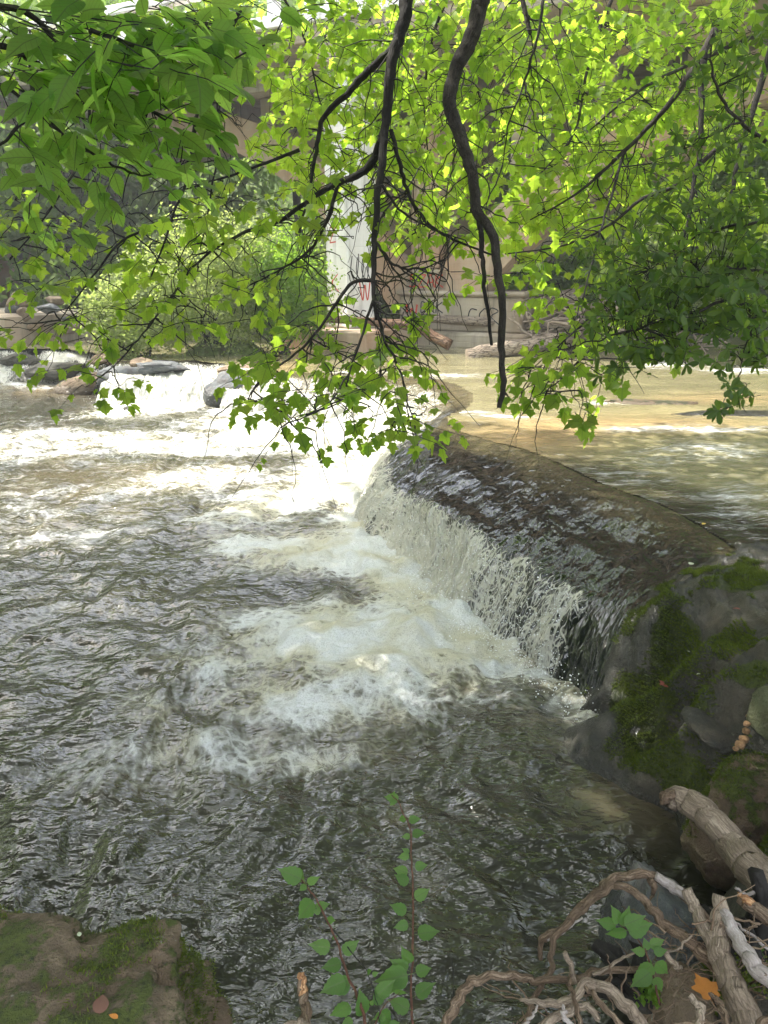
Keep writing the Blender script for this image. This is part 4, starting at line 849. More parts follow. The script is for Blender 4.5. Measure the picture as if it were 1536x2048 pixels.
# a second, farther layer of the same crown, smaller in view
for (u, v) in [(x, y) for x in range(430, 1540, 95) for y in range(-20, 420, 85)]:
    if (v > 330 and u < 900) or (300 < u < 600 and 90 < v < 330): continue
    cluster(u+rng.uniform(-30, 30), v+rng.uniform(-30, 30), rng.uniform(6.8, 8.6), 85, 65, 6, size=.12, dt=.6, conn=False)
for k in range(320):
    q = SK[rng.integers(0, len(SK))]; u_, v_, f_ = project(q)
    if abs(u_-990) < 40 and v_ > 440: continue
    d = unit([rng.normal()*.8, rng.normal()*.5, -rng.uniform(.0, 1.4)]); L = rng.uniform(.15, .6)
    V, F = tube(rough_line([q, q+d*L*.5+rng.normal(size=3)*.05, q+(d+[0, 0, -.35])*L], .02, k), [.0052, .0034, .0014], n=12, sides=4); mb.add(V, F, .5)
tag(build_q(mb, 'twigs', M_barkdark, mroot), kind='stuff')
lv.build([maple, maple2, maple3], M_maple, mroot, 300)
# crown out of view overhead
def crown(n, c, r, size, tmpl, mat, parent, clumps=40, name='crown'):
    C = np.array(c)+rng.normal(size=(clumps, 3))*np.array(r)*.5; k = rng.integers(0, clumps, n); P = C[k]+rng.normal(size=(n, 3))*np.array(r)*.16
    u_, v_, f_ = project(P); q_ = ~((u_ > -250) & (u_ < 1786) & (v_ > -180) & (v_ < 2300) & (P[:, 1]*cp-(P[:, 2]-H)*sp > -.3)); P = P[q_]; n = len(P)
    D = rng.normal(size=(n, 3)); D[:, 2] -= .4; Nn = rng.normal(size=(n, 3))*.6; Nn[:, 2] += .8; X_, D, Nn = frames(D, Nn); S = size*rng.uniform(.7, 1.3, n)
    tv, tfc = tmpl; W = P[:, None]+S[:, None, None]*(tv[None, :, 0, None]*X_[:, None]+tv[None, :, 1, None]*D[:, None]+tv[None, :, 2, None]*Nn[:, None])
    F = (tfc[None]+(np.arange(n)*len(tv))[:, None, None]).reshape(-1, 3)
    o = obj(name, W.reshape(-1, 3), F, mat, parent, False, {'rnd': np.repeat(rng.uniform(0, 1, n), len(tv))}); return tag(o, kind='stuff')
crown(15000, (2.6, 9.6, 9.6), (4.2, 3.2, 1.5), .26, dia, M_crown, mroot, 26)  # unseen clump added above the falls to darken reflections in the water
crown(12000, (-2.8, 3.0, 7.6), (3.6, 3.0, 1.2), .24, dia, M_crown, mroot, 60)  # unseen clump added to keep the right bank in shade
crown(13000, (2.0, 2.2, 7.4), (4.2, 3.0, 1.4), .24, dia, M_crown, mroot, 60)

# ---------------- tree with broad pointed leaves, upper left, close to the camera
broot = empty('dogwood_tree', (-2.6, .4, .8)); tag(broot, 'shaded tree with large smooth oval leaves filling the upper left corner', 'tree')
tube_obj('trunk', [(-2.6, .4, .4), (-2.5, .6, 2.2), (-2.2, 1.0, 4.0), (-1.8, 1.4, 6)], [.12, .10, .08, .03], M_barkgrey, broot, n=24, sides=12, bump=.06)
bl_l = Leaves(); bmb = MB(); BS = []
def blimb(pts, r0, r1, seed):
    C = rough_line(px_line(pts), .006, seed); BS.append(C); tube_obj('branch', C, [r0, r1], M_barkdark, broot, n=len(C)*2, sides=7, bump=.1, seed=seed)
tube_obj('branch', [(-2.3, .9, 3.3), (-1.7, 1.4, 3.3), PT(-60, 60, 1.9)], [.03, .02, .012], M_barkdark, broot, n=16, sides=8)
blimb([(-60, 60, 1.9), (0, 90, 2.0), (60, 118, 2.1), (130, 175, 2.2), (200, 225, 2.3), (255, 255, 2.3)], .010, .004, 1)
blimb([(-60, 5, 1.8), (60, 30, 1.9), (140, 110, 2.0), (230, 175, 2.1), (330, 240, 2.2)], .009, .003, 2)
blimb([(60, 118, 2.1), (65, 200, 2.1), (20, 270, 2.1), (-30, 310, 2.1)], .007, .003, 3)
blimb([(450, -30, 2.4), (440, 60, 2.4), (350, 150, 2.4), (300, 210, 2.4)], .010, .003, 4)
blimb([(180, 60, 2.0), (300, 100, 2.1), (420, 130, 2.2), (530, 90, 2.2)], .006, .002, 5)
blimb([(100, 250, 2.3), (190, 310, 2.3), (280, 350, 2.3), (360, 330, 2.3)], .005, .002, 6)
blimb([(-40, 150, 2.2), (60, 210, 2.3), (130, 290, 2.4), (60, 400, 2.4)], .006, .002, 7)
BSK = np.vstack(BS)
for (u, v, t, ru, rv, ns, sz) in [(60, 60, 1.9, 80, 50, 12, .085), (180, 50, 1.9, 90, 50, 14, .09), (300, 60, 2.0, 90, 50, 14, .09), (260, 140, 1.9, 110, 40, 14, .095), (120, 150, 2.0, 90, 50, 12, .09), (60, 250, 2.0, 70, 70, 10, .085), (160, 240, 2.2, 80, 60, 11, .085), (260, 230, 2.1, 90, 50, 12, .09),
                                  (360, 200, 2.1, 70, 50, 11, .09), (380, 100, 2.1, 70, 60, 11, .09), (420, 40, 2.2, 60, 40, 8, .085), (460, 80, 2.3, 60, 40, 5, .085), (540, 40, 2.4, 50, 40, 4, .085), (300, 310, 2.2, 80, 50, 9, .085), (200, 350, 2.3, 80, 50, 7, .08), (360, 320, 2.3, 50, 60, 7, .08), (60, 340, 2.3, 60, 50, 4, .08), (70, 390, 2.5, 30, 40, 3, .075), (150, 310, 2.4, 60, 40, 5, .08), (30, 150, 1.9, 60, 60, 9, .09), (90, 500, 2.9, 120, 40, 2, .08)]:
    c = PT(u, v, t)
    for i in range(int(ns*1.25)):
        p = PT(u+rng.normal()*ru*.6, v+rng.normal()*rv*.6, t+rng.uniform(-.3, .45)); q = BSK[np.argmin(np.linalg.norm(BSK-p, axis=1))]
        if i % 3 == 0: V, F = tube(np.array([q, (p+q)/2+rng.normal(size=3)*.01, p]), [.0022, .0012], n=6, sides=4); bmb.add(V, F)
        d0 = unit([rng.normal()*.6+.4, rng.normal()*.6, -.1+rng.normal()*.3]); L = rng.uniform(.08, .16)
        pts = np.array([p, p+d0*L*.5, p+d0*L+[0, 0, -.02]]); V, F = tube(pts, [.0015, .0008], n=5, sides=4); bmb.add(V, F)
        for j in range(3):
            f = (j+1)/3; pp = p+d0*L*f; sd = unit(np.cross(d0, [0, 0, 1]))*(-1)**j
            dd = unit(d0*.6+sd*.6+np.array([0, 0, -.3*rng.uniform(0, 1.4)])+rng.normal(size=3)*.25); bl_l.add(pp, dd, unit(np.array([0, -.25, 1.0])+rng.normal(size=3)*.42), sz*rng.uniform(.65, 1.1))
tag(build_q(bmb, 'twigs', M_barkdark, broot), kind='stuff')
bl_l.build([ovate, ovate2], M_ovate, broot, 300)
crown(4200, (-1.8, .6, 5.2), (3.0, 2.4, 1.4), .2, dia, M_crown, broot, 40)

# ---------------- tree with small oblong leaves on the right
oroot = empty('gum_tree', (2.9, 2.0, 1.0)); tag(oroot, 'tree with clusters of small dark oblong leaves reaching in from the right edge', 'tree')
tube_obj('trunk', [(2.9, 2.0, .6), (3.0, 2.2, 2.4), (3.1, 2.3, 4.4), (3.0, 2.4, 6.5)], [.12, .10, .07, .03], M_barkgrey, oroot, n=24, sides=12, bump=.06)
ol = Leaves(); omb = MB(); OS = []
def olimb(pts, r0, r1, seed, mat=M_barkgrey):
    P = px_line(pts); C = rough_line(P, .012, seed); OS.append(C); tube_obj('branch', C, [r0, r1], mat, oroot, n=len(C)*2, sides=7, bump=.1, seed=seed)
tube_obj('branch', [(3.0, 2.25, 2.6), (2.5, 2.8, 2.4), PT(1600, 640, 3.3)], [.03, .022, .016], M_barkgrey, oroot, n=16, sides=8)
tube_obj('branch', [(3.05, 2.3, 3.4), (2.6, 2.8, 3.2), PT(1600, 330, 3.4)], [.03, .02, .012], M_barkgrey, oroot, n=16, sides=8)
olimb([(1600, 640, 3.3), (1530, 625, 3.4), (1470, 600, 3.4), (1420, 570, 3.4), (1380, 520, 3.5)], .014, .004, 1)
olimb([(1600, 560, 3.3), (1500, 540, 3.4), (1440, 530, 3.4)], .008, .004, 2)
olimb([(1530, 630, 3.4), (1440, 650, 3.4), (1330, 665, 3.4), (1230, 700, 3.3)], .009, .003, 3)
olimb([(1600, 330, 3.4), (1500, 260, 3.5), (1440, 190, 3.6), (1420, 120, 3.6)], .011, .005, 4)
olimb([(1490, 240, 3.5), (1420, 270, 3.5), (1350, 310, 3.5)], .006, .002, 5)
olimb([(1480, 590, 3.4), (1400, 620, 3.4), (1300, 650, 3.3), (1200, 680, 3.3), (1120, 700, 3.3)], .008, .002, 6)
olimb([(1500, 630, 3.2), (1490, 700, 3.2), (1470, 780, 3.2)], .004, .0015, 7)
olimb([(1600, 450, 3.4), (1480, 450, 3.5), (1380, 480, 3.6), (1300, 540, 3.6)], .009, .003, 8)
olimb([(1410, 100, 4.6), (1400, 250, 4.6), (1385, 400, 4.6), (1350, 520, 4.6)], .02, .01, 9, M_barkdark)
olimb([(1560, 40, 4.4), (1480, 300, 4.4), (1460, 420, 4.4)], .02, .01, 10, M_barkdark)
OSK = np.vstack(OS)
for (u, v, t, ru, rv, ns, sz) in [(1290, 620, 3.4, 90, 60, 22, .058), (1220, 560, 3.5, 50, 40, 6, .055), (1200, 640, 3.4, 50, 40, 7, .055), (1270, 700, 3.2, 70, 25, 12, .055), (1340, 560, 3.4, 90, 60, 20, .058), (1400, 640, 3.3, 80, 50, 18, .06), (1480, 560, 3.3, 70, 60, 16, .06), (1500, 650, 3.2, 50, 50, 12, .065), (1400, 480, 3.5, 90, 60, 20, .055), (1490, 440, 3.4, 60, 70, 18, .058), (1300, 480, 3.6, 70, 50, 12, .052),
                                  (1240, 740, 3.2, 50, 15, 5, .05), (1460, 740, 3.1, 30, 30, 5, .05), (1470, 790, 3.1, 25, 20, 4, .05), (1440, 820, 3.1, 20, 12, 3, .05), (1360, 330, 3.6, 70, 60, 11, .055), (1440, 260, 3.6, 60, 60, 10, .055), (1330, 410, 3.7, 70, 50, 10, .052), (1510, 330, 3.4, 40, 80, 11, .058), (1400, 170, 3.8, 80, 50, 9, .055), (1490, 150, 3.6, 50, 60, 9, .06), (1200, 500, 3.8, 60, 30, 5, .05), (1500, 50, 3.6, 60, 50, 8, .06), (1420, 560, 3.5, 90, 60, 14, .058), (1250, 600, 3.4, 50, 60, 12, .055), (1370, 700, 3.3, 60, 25, 9, .055), (1500, 720, 3.2, 30, 20, 4, .055), (1340, 640, 3.3, 80, 40, 12, .055)]:
    for i in range(int(ns*1.5)):
        p = PT(u+rng.normal()*ru*.55, v+rng.normal()*rv*.55, t+rng.uniform(-.35, .35)); q = OSK[np.argmin(np.linalg.norm(OSK-p, axis=1))]
        if i % 2 == 0 and np.linalg.norm(p-q) < .32: V, F = tube(np.array([q, (p+q)/2+np.array([0, 0, .02])+rng.normal(size=3)*.02, p]), [.0024, .0013], n=7, sides=4); omb.add(V, F)
        d0 = unit([rng.normal()*.7-.5, rng.normal()*.6, rng.normal()*.4-.1]); rosette(ol, p, d0, int(rng.integers(4, 7)), sz)
        if rng.uniform() < .7: rosette(ol, p-d0*.05, d0, int(rng.integers(2, 4)), sz*.85); V, F = tube(np.array([p-d0*.08, p]), [.0016, .0010], n=3, sides=4); omb.add(V, F)
tag(build_q(omb, 'twigs', M_barkdark, oroot), kind='stuff')
ol.build([oblong], M_oblong, oroot, 300)
crown(4200, (3.2, 1.8, 5.6), (2.0, 2.0, 1.3), .13, dia, M_crown, oroot, 40)

# ---------------- shade tree left of the frame
sroot = empty('shade_tree', (-9.0, 2.5, -.2)); tag(sroot, 'tall spreading tree on the left bank that shades the near water', 'tree')
tube_obj('trunk', [(-9.0, 2.5, -.4), (-8.9, 2.6, 2.5), (-8.6, 2.8, 5.5), (-8.5, 3, 9)], [.35, .28, .2, .06], M_barkgrey, sroot, n=24, sides=14, bump=.06)
crown(13000, (-8.6, 2.2, 5.8), (3.2, 4.6, 3.2), .30, dia, M_crown, sroot, 70)

tube_obj('limb', [(-8.7, 2.8, 5.2), (-7.4, 5.2, 7.2), (-5.2, 8.2, 8.4)], [.12, .08, .03], M_barkgrey, sroot, n=20, sides=9)
crown(7000, (-6.4, 5.7, 7.7), (2.3, 1.7, 1.0), .24, dia, M_crown, sroot, 26)  # unseen clump added to block a sun patch on the near foam
crown(9000, (-5.2, 8.3, 8.6), (2.7, 2.1, 1.2), .22, dia, M_crown, sroot, 30)  # unseen clump added to shade the foot of the falls
# ------------------------------------------------------------------ bridge
ang = R(-27); AX = np.array([[math.cos(ang), math.sin(ang), 0], [-math.sin(ang), math.cos(ang), 0], [0, 0, 1]])
BO = np.array([-.92, 19.1, 0.0])
def bw(a, n, z): return BO+a*AX[0]+n*AX[1]+np.array([0, 0, z])
br = empty('concrete_bridge', BO); tag(br, 'weathered concrete arch bridge crossing behind the trees', 'bridge')
def bbox(name, a0, a1, n0, n1, z0, z1, mat, bev=.03, parent=None): return box_obj(name, bw((a0+a1)/2, (n0+n1)/2, (z0+z1)/2), (a1-a0, n1-n0, z1-z0), mat, parent or br, AX, bev)
bbox('footing', -1.35, 1.15, -1.1, 1.2, .1, 1.06, M_conctan)
CA = R(-52); CX = np.array([[math.cos(CA), math.sin(CA), 0], [-math.sin(CA), math.cos(CA), 0], [0, 0, 1]]); box_obj('column', bw(.05, .2, 3.83), (.92, .85, 5.54), M_concwhite, br, CX, .05)
bbox('pier_footing', .6, 4.2, 1.2, 6.0, .0, .95, M_conc, .06)
bbox('pier_base', .75, 3.95, 1.4, 5.8, .95, 1.78, M_conc, .04)
bbox('pier_moulding', .68, 4.02, 1.33, 5.87, 1.78, 1.9, M_conc, .04)
bbox('pier_block', .85, 2.0, 1.5, 5.7, 1.9, 2.4, M_conc, .04)
bbox('pier_shaft', .95, 1.7, 1.6, 5.6, 2.4, 6.6, M_conctan, .05)
bbox('pier_pilaster', 1.12, 1.52, 1.52, 1.598, 2.42, 6.58, M_conctan, .02)
def arch(a0, a1, z0, z1, n0, n1, depth, mat, name='arch_rib'):
    t = np.linspace(0, 1, 40); a = a0+(a1-a0)*t; z = z0+(z1-z0)*(1-(1-t)**2.6); da, dz = np.gradient(a), np.gradient(z); L = np.hypot(da, dz); na, nz = -dz/L, da/L
    if a1 < a0: na, nz = -na, -nz
    dep = depth*(1.25-.45*t); V = []
    for k in range(40):
        lo = (a[k]-na[k]*dep[k]/2, z[k]-nz[k]*dep[k]/2); hi = (a[k]+na[k]*dep[k]/2, z[k]+nz[k]*dep[k]/2)
        V += [bw(lo[0], n0, lo[1]), bw(hi[0], n0, hi[1]), bw(hi[0], n1, hi[1]), bw(lo[0], n1, lo[1])]
    F = [tuple(int(q) for q in f) for f in gridfaces(40, 4, True)]+[(3, 2, 1, 0), (156, 157, 158, 159)]
    return obj(name, V, F, mat, br, smooth=False)
for (n0, n1) in ((1.5, 2.5), (4.7, 5.7)):
    arch(1.75, 12.0, 1.45, 6.3, n0, n1, .95, M_conctan if n0 < 2 else M_conc)
    arch(.9, -7.6, 1.7, 6.25, n0, n1, .85, M_conctan)
    arch(-16.2, -7.6, .9, 6.25, n0, n1, .95, M_conctan)
for a in (3.6, 5.4, 7.2, -1.4, -3.2, -5.0, -10.0, -12.0, -14.0):
    for (n0, n1) in ((1.65, 2.35), (4.85, 5.55)):
        tt = (a-1.75)/10.25 if a > 0 else ((.9-a)/8.5 if a > -7.6 else (a+16.2)/8.6); z = 1.45+4.8*(1-(1-tt)**2.6)
        bbox('spandrel_column', a-.2, a+.2, n0, n1, z, 6.6, M_conc, .02)
for a in (-11, -8.2, -5.8, -3.4, 2.6, 4.4, 6.6, 8.8, 11): bbox('floor_beam', a-.18, a+.18, .6, 6.6, 6.6, 7.05, M_conc, .02)
bbox('pier_cap', -.6, 2.1, -.55, 6.5, 6.602, 7.048, M_conc, .04)
bbox('deck', -60, 60, -.6, 8.2, 7.05, 7.4, M_conc, .02)
bbox('deck_girder', -60, 60, .55, 1.1, 6.5, 7.046, M_conc, .02); bbox('deck_girder', -60, 60, 5.8, 6.3, 6.5, 7.046, M_conc, .02)
bbox('parapet_kerb', -60, 60, -.7, -.3, 7.402, 7.65, M_concwhite, .02)
bbox('parapet_rail', -60, 60, -.66, -.4, 8.25, 8.45, M_concwhite, .02)
for k in range(36): bbox('parapet_post', -30+k*1.5, -29.76+k*1.5, -.63, -.43, 7.652, 8.248, M_concwhite, .01)
bbox('pier_base', -19.5, -15.6, 1.3, 5.9, .2, 1.5, M_conctan, .05); bbox('pier_shaft', -18.2, -17.2, 1.5, 5.7, 1.5, 6.6, M_conctan, .05)
# second support at the left edge of the frame
lp = PZ(0, 692, ZU); aa = np.dot(lp-BO, AX[0]); nn_ = np.dot(lp-BO, AX[1])
bbox('pier_base', aa-3, aa+.35, nn_-.1, nn_+3, .3, 1.35, M_conc, .06)
def lean(name, u0, v0, u1, v1, y, w, d, mat):
    p0 = PY(u0, v0, y); p1 = PY(u1, v1, y); ax2 = unit(p1-p0); ax1 = unit(np.cross([0, 1, 0], ax2)); ax3 = np.cross(ax1, ax2)
    return box_obj(name, (p0+p1)/2, (w, d, np.linalg.norm(p1-p0)), mat, br, np.array([ax1, -ax3, ax2]), .05)
# graffiti on the pier faces: brushed strokes 3 mm proud
def stroke(pts, w, mat, plane, name):
    w = w*1.15
    a, z = np.array(pts, float).T; P = np.stack([a, z], 1); C = catmull(P, len(P)*4); T = np.gradient(C, axis=0); T /= np.linalg.norm(T, axis=1)[:, None]+1e-9; Nn = np.stack([-T[:, 1], T[:, 0]], 1)
    V = [];
    for k in range(len(C)):
        for s in (-1, 1):
            q = C[k]+Nn[k]*s*w; V.append(plane(q[0], q[1]))
    F = [tuple(int(x) for x in f) for f in gridfaces(len(C), 2)]
    return obj(name, V, F, mat, br, smooth=False)
nearface = lambda n: (lambda a, z: bw(a, n, z))
rightface = lambda a_: (lambda n, z: bw(a_, n, z))
def word(a0, z0, h, mat, glyphs, plane, w=.012):
    x = a0
    for g in glyphs:
        for s_ in G[g]: stroke([(x+p[0]*h*.7, z0+p[1]*h) for p in s_], w, mat, plane, 'graffiti')
        x += h*.78
G = {'S': [[(1, .9), (.4, 1), (.1, .75), (.8, .4), (.6, .05), (0, .1)]], 'Z': [[(0, .95), (1, 1)], [(1, 1), (0, 0)], [(0, 0), (1, .05)]], 'A': [[(0, 0), (.5, 1), (1, 0)], [(.2, .4), (.85, .4)]], 'C': [[(.9, .9), (.3, .95), (.05, .5), (.3, .05), (.9, .15)]], 'K': [[(0, 0), (.1, 1)], [(.9, 1), (.1, .5), (1, 0)]],
     'R': [[(0, 0), (0, 1), (.8, .85), (.1, .5), (.9, 0)]], 'W': [[(0, 1), (.3, 0), (.5, .8), (.75, 0), (1, 1)]], 'O': [[(.5, 1), (.05, .6), (.3, 0), (.9, .3), (.8, .9), (.5, 1)]], 'D': [[(0, 0), (.1, 1), (.9, .7), (.8, .2), (0, 0)]]}
word(.98, 1.98, .3, M_redpaint, 'SZAK', nearface(1.494))
word(.95, 1.15, .42, M_redpaint, 'W', nearface(1.394), .02); word(1.35, 1.38, .26, M_blackpaint, 'DRK', nearface(1.394)); word(1.3, 1.08, .22, M_blackpaint, 'OW', nearface(1.394))
word(2.6, 1.15, .36, M_blackpaint, 'COR', nearface(1.394), .012)
cc = bw(.05, .2, 0)
def rf(n, z): return cc+CX[0]*(.463)+CX[1]*n+np.array([0, 0, z])
def nf(a, z): return cc-CX[1]*(.428)+CX[0]*a+np.array([0, 0, z])
for k in range(4): stroke([(-.3+k*.15, 2.7-k*.03), (-.34+k*.16, 2.35), (-.2+k*.16, 2.15), (-.12+k*.15, 2.55), (-.12+k*.15, 2.75)], .012, M_blackpaint, rf, 'graffiti')
word(-.1, 1.7, .45, M_redpaint, 'W', rf, .015); word(-.3, 1.2, .28, M_blackpaint, 'SC', rf)
word(-.2, 1.9, .4, M_redpaint, 'K', nf, .012); word(-.25, 3.0, .35, M_redpaint, 'Z', nf, .012)

# ------------------------------------------------------------------ log jam
def log(name, pts, r0, r1, mat, label, seed, sides=14, bump=.08, cat='log', y=None):
    P = np.array(pts); loc = P[0]; root = empty(name, loc); tag(root, label, cat); tube_obj('trunk', rough_line(P, r0*.15, seed), [r0, (r0+r1)/2, r1], mat, root, n=40, sides=sides, bump=bump, seed=seed); return root
lg = log('fallen_log', [PT(935, 716, 16.6), PT(1000, 700, 16.7), PT(1080, 688, 17.0), PT(1150, 672, 17.4)], .19, .16, M_log, 'thick pale log lying at the waterline in front of the driftwood heap', 1)
log('fallen_log', [PT(805, 632, 18.6), PT(900, 640, 18.5), PT(1020, 645, 18.4), PT(1175, 656, 18.2)], .10, .12, M_log, 'long straight log lying across the driftwood heap beside the pier', 2)
log('fallen_log', [PT(570, 628, 17.6), PT(680, 640, 17.6), PT(760, 645, 17.6), PT(830, 655, 17.5), PT(900, 690, 17.3)], .07, .13, M_logred, 'broken reddish log leaning off the pier footing into the water', 3)
log('fallen_log', [PT(1075, 618, 19.0), PT(1120, 603, 18.8), PT(1165, 590, 18.5)], .2, .24, M_log, 'short thick log with a dark hollow end on top of the heap', 4)
log('tree_stump', [PT(1010, 640, 19), PT(1035, 615, 18.8), PT(1050, 605, 18.6)], .35, .28, M_log, 'rough stump with splintered roots behind the long log', 5, bump=.3, cat='stump')
dmb = MB()
for k in range(150):
    u = rng.uniform(1020, 1260); v = rng.uniform(600, 690)-abs(u-1130)*.05; p = PT(u, v+8, rng.uniform(17.2, 19.4)); d = unit([rng.normal(), rng.normal()*.5, rng.normal()*.35]); L = rng.uniform(.2, .9)
    V, F = tube(rough_line([p-d*L/2, p+rng.normal(size=3)*.04, p+d*L/2], .02, k), [rng.uniform(.015, .05), rng.uniform(.008, .03)], n=6, sides=5); dmb.add(V, F, rng.uniform())
for k in range(60):
    u = rng.uniform(1260, 1460); v = rng.uniform(640, 700); p = PT(u, v, rng.uniform(16.8, 18.5)); d = unit([rng.normal(), rng.normal()*.5, rng.normal()*.3]); L = rng.uniform(.2, .8); V, F = tube(np.array([p-d*L/2, p+rng.normal(size=3)*.04, p+d*L/2]), [.02, .01], n=5, sides=5); dmb.add(V, F)
o = build_q(dmb, 'driftwood_heap', M_log); tag(o, 'tangled heap of grey sticks and branches caught behind the waterline logs', 'driftwood', kind='stuff')

# ------------------------------------------------------------------ shrubs, far trees, forest
def shrub(name, base, w, h, d, n, size, mat, label, cat='bush', clumps=40, stems=9, group=None, droop=0):
    root = empty(name, base); tag(root, label, cat, group); sm = MB(); base = np.array(base); C = []
    for k in range(clumps):
        a = rng.uniform(0, 2*math.pi); r = math.sqrt(rng.uniform()); z = rng.uniform(.12, 1)**.8; pr = math.sin(min(1, z*1.1)*math.pi*.5+.35)
        C.append(base+[math.cos(a)*r*w/2*pr, math.sin(a)*r*d/2*pr, z*h*(1-.25*r*r)])
    C = np.array(C)
    for k in range(min(stems, clumps)):
        V, F = tube(rough_line([base+rng.normal(size=3)*[w*.08, d*.08, 0], (base+C[k])/2+rng.normal(size=3)*.1, C[k]], .03, k), [.025, .01], n=8, sides=5); sm.add(V, F)
    build_q(sm, 'stem', M_barkdark, root)
    k = rng.integers(0, clumps, n); P = C[k]+np.clip(rng.normal(size=(n, 3)), -2.2, 2.2)*np.array([w, d, h])*.085; D = rng.normal(size=(n, 3)); Nn = rng.normal(size=(n, 3))*.7+[0, 0, .7]; X_, D, Nn = frames(D, Nn); S = size*rng.uniform(.6, 1.3, n)
    tv, tfc = dia; W = P[:, None]+S[:, None, None]*(tv[None, :, 0, None]*1.3*X_[:, None]+tv[None, :, 1, None]*D[:, None]+tv[None, :, 2, None]*Nn[:, None])
    F = (tfc[None]+(np.arange(n)*4)[:, None, None]).reshape(-1, 3); o = obj('leaves', W.reshape(-1, 3), F, mat, root, False, {'rnd': np.repeat(rng.uniform(0, 1, n), 4)}); tag(o, kind='stuff'); return root
shrub('river_bush', (-5.3, 16.9, .5), 2.0, 1.9, 1.6, 9000, .075, M_bush, 'pale fluffy bush at the left end of the river island', clumps=45)
shrub('river_bush', (-3.9, 17.4, .6), 3.0, 3.0, 1.8, 16000, .075, M_bush, 'largest rounded bush in the middle of the river island', clumps=80)
shrub('river_bush', (-2.3, 17.6, .6), 2.2, 2.5, 1.6, 10000, .075, M_bushbright, 'greener bush at the right end of the river island nearest the white column', clumps=55)
shrub('bank_shrub', (5.0, 20.6, 1.0), 2.2, 1.7, 1.2, 4500, .11, M_bushbright, 'bright green shrub growing behind the driftwood heap', clumps=30)
shrub('bank_shrub', (3.2, 20.9, .9), 1.2, 1.8, 1.0, 2500, .10, M_bushbright, 'yellow green shrub beside the pier foot', clumps=20)
shrub('bank_shrub', (3.0, 19.0, .65), .5, .5, .4, 500, .07, M_bushbright, 'small leafy weed growing between the two waterline logs', 'weed', 10, 4)
shrub('bank_shrub', (7.8, 20.5, .8), 2.6, 1.6, 1.4, 4500, .11, M_bush, 'pale green shrub at the right end of the driftwood heap', clumps=30)
def tree(name, x, y, h, cw, n, size, label, group, mat=M_forest, trunk=.18):
    z = fz(x, y)-.2; root = empty(name, (x, y, z)); tag(root, label, 'tree', group); b = np.array([x, y, z])
    lean_ = rng.normal(size=2)*.05*h; tube_obj('trunk', rough_line([b, b+[lean_[0]*.4, lean_[1]*.4, h*.4], b+[lean_[0], lean_[1], h*.9]], .06, int(x*10) % 50), [trunk, trunk*.7, trunk*.2], M_barkgrey, root, n=16, sides=8)
    C = b+np.array([lean_[0], lean_[1], h*.6]); clumps = 55; K = C+np.clip(rng.normal(size=(clumps, 3)), -1.8, 1.8)*[cw*.28, cw*.28, h*.21]; lm = MB()
    for q in range(8):
        V, F = tube(np.array([b+[0, 0, h*rng.uniform(.25, .6)], (b+K[q]+[0, 0, h*.4])/2, K[q]]), [.05, .02], n=6, sides=5); lm.add(V, F)
    build_q(lm, 'limbs', M_barkgrey, root)
    k = rng.integers(0, clumps, n); P = K[k]+rng.normal(size=(n, 3))*[cw*.085, cw*.085, h*.05]; D = rng.normal(size=(n, 3)); Nn = rng.normal(size=(n, 3))*.7+[0, 0, .7]; X_, D, Nn = frames(D, Nn); S = size*rng.uniform(.6, 1.3, n)
    tv, tfc = dia; W = P[:, None]+S[:, None, None]*(tv[None, :, 0, None]*1.5*X_[:, None]+tv[None, :, 1, None]*D[:, None]+tv[None, :, 2, None]*Nn[:, None])
    F = (tfc[None]+(np.arange(n)*4)[:, None, None]).reshape(-1, 3); o = obj('crown', W.reshape(-1, 3), F, mat, root, False, {'rnd': np.repeat(rng.uniform(0, 1, n), 4)}); tag(o, kind='stuff'); return root
T = [(-15, 7, 14, 8), (-16, 12, 15, 8), (-17, 2, 15, 9), (15, 14, 12, 7), (-18, 25, 11, 7), (-12, 27, 12, 7), (-7, 28, 12, 7), (-3, 30, 13, 7), (-9.5, 24, 8, 5), (2, 31, 12, 7), (6.5, 28.5, 11, 7), (10, 26, 10, 6), (13, 24, 11, 6), (16, 21, 12, 7), (9, 31, 13, 7), (14.5, 28, 13, 7), (19, 25, 13, 8), (-14, 32, 14, 8), (20, 18, 12, 7), (4, 26.5, 6, 4), (-18, 20, 12, 7)]  # nearer side-bank entries are unseen, added to darken reflections in the water
for i, (x, y, h, w) in enumerate(T): tree('forest_tree', x, y, h, w, 5200, .26, 'broadleaf tree standing on the wooded river banks around the bridge', 'trees on the far bank')
def forest():
    n = 60000; x = rng.uniform(-70, 70, n); y = rng.uniform(33, 75, n); z = np.array([0.0]*n); i = np.clip(np.searchsorted(gx, x), 1, len(gx)-1); j = np.clip(np.searchsorted(gy, y), 1, len(gy)-1)
    z = Zb[j, i]+12*rng.uniform(.0, 1, n)**.8*(.8+.3*noise2(x*.25, y*.25, 8)); P = np.stack([x, y, z], 1); D = rng.normal(size=(n, 3)); Nn = rng.normal(size=(n, 3))+[0, 0, .5]; X_, D, Nn = frames(D, Nn); S = .55*rng.uniform(.6, 1.4, n)
    tv, tfc = dia; W = P[:, None]+S[:, None, None]*(tv[None, :, 0, None]*1.5*X_[:, None]+tv[None, :, 1, None]*D[:, None]+tv[None, :, 2, None]*Nn[:, None])
    F = (tfc[None]+(np.arange(n)*4)[:, None, None]).reshape(-1, 3); o = obj('distant_woods', W.reshape(-1, 3), F, M_forest, None, False, {'rnd': np.repeat(rng.uniform(0, 1, n), 4)}); tag(o, 'dense green woods covering the hillside behind everything', 'woods', kind='stuff')
forest()
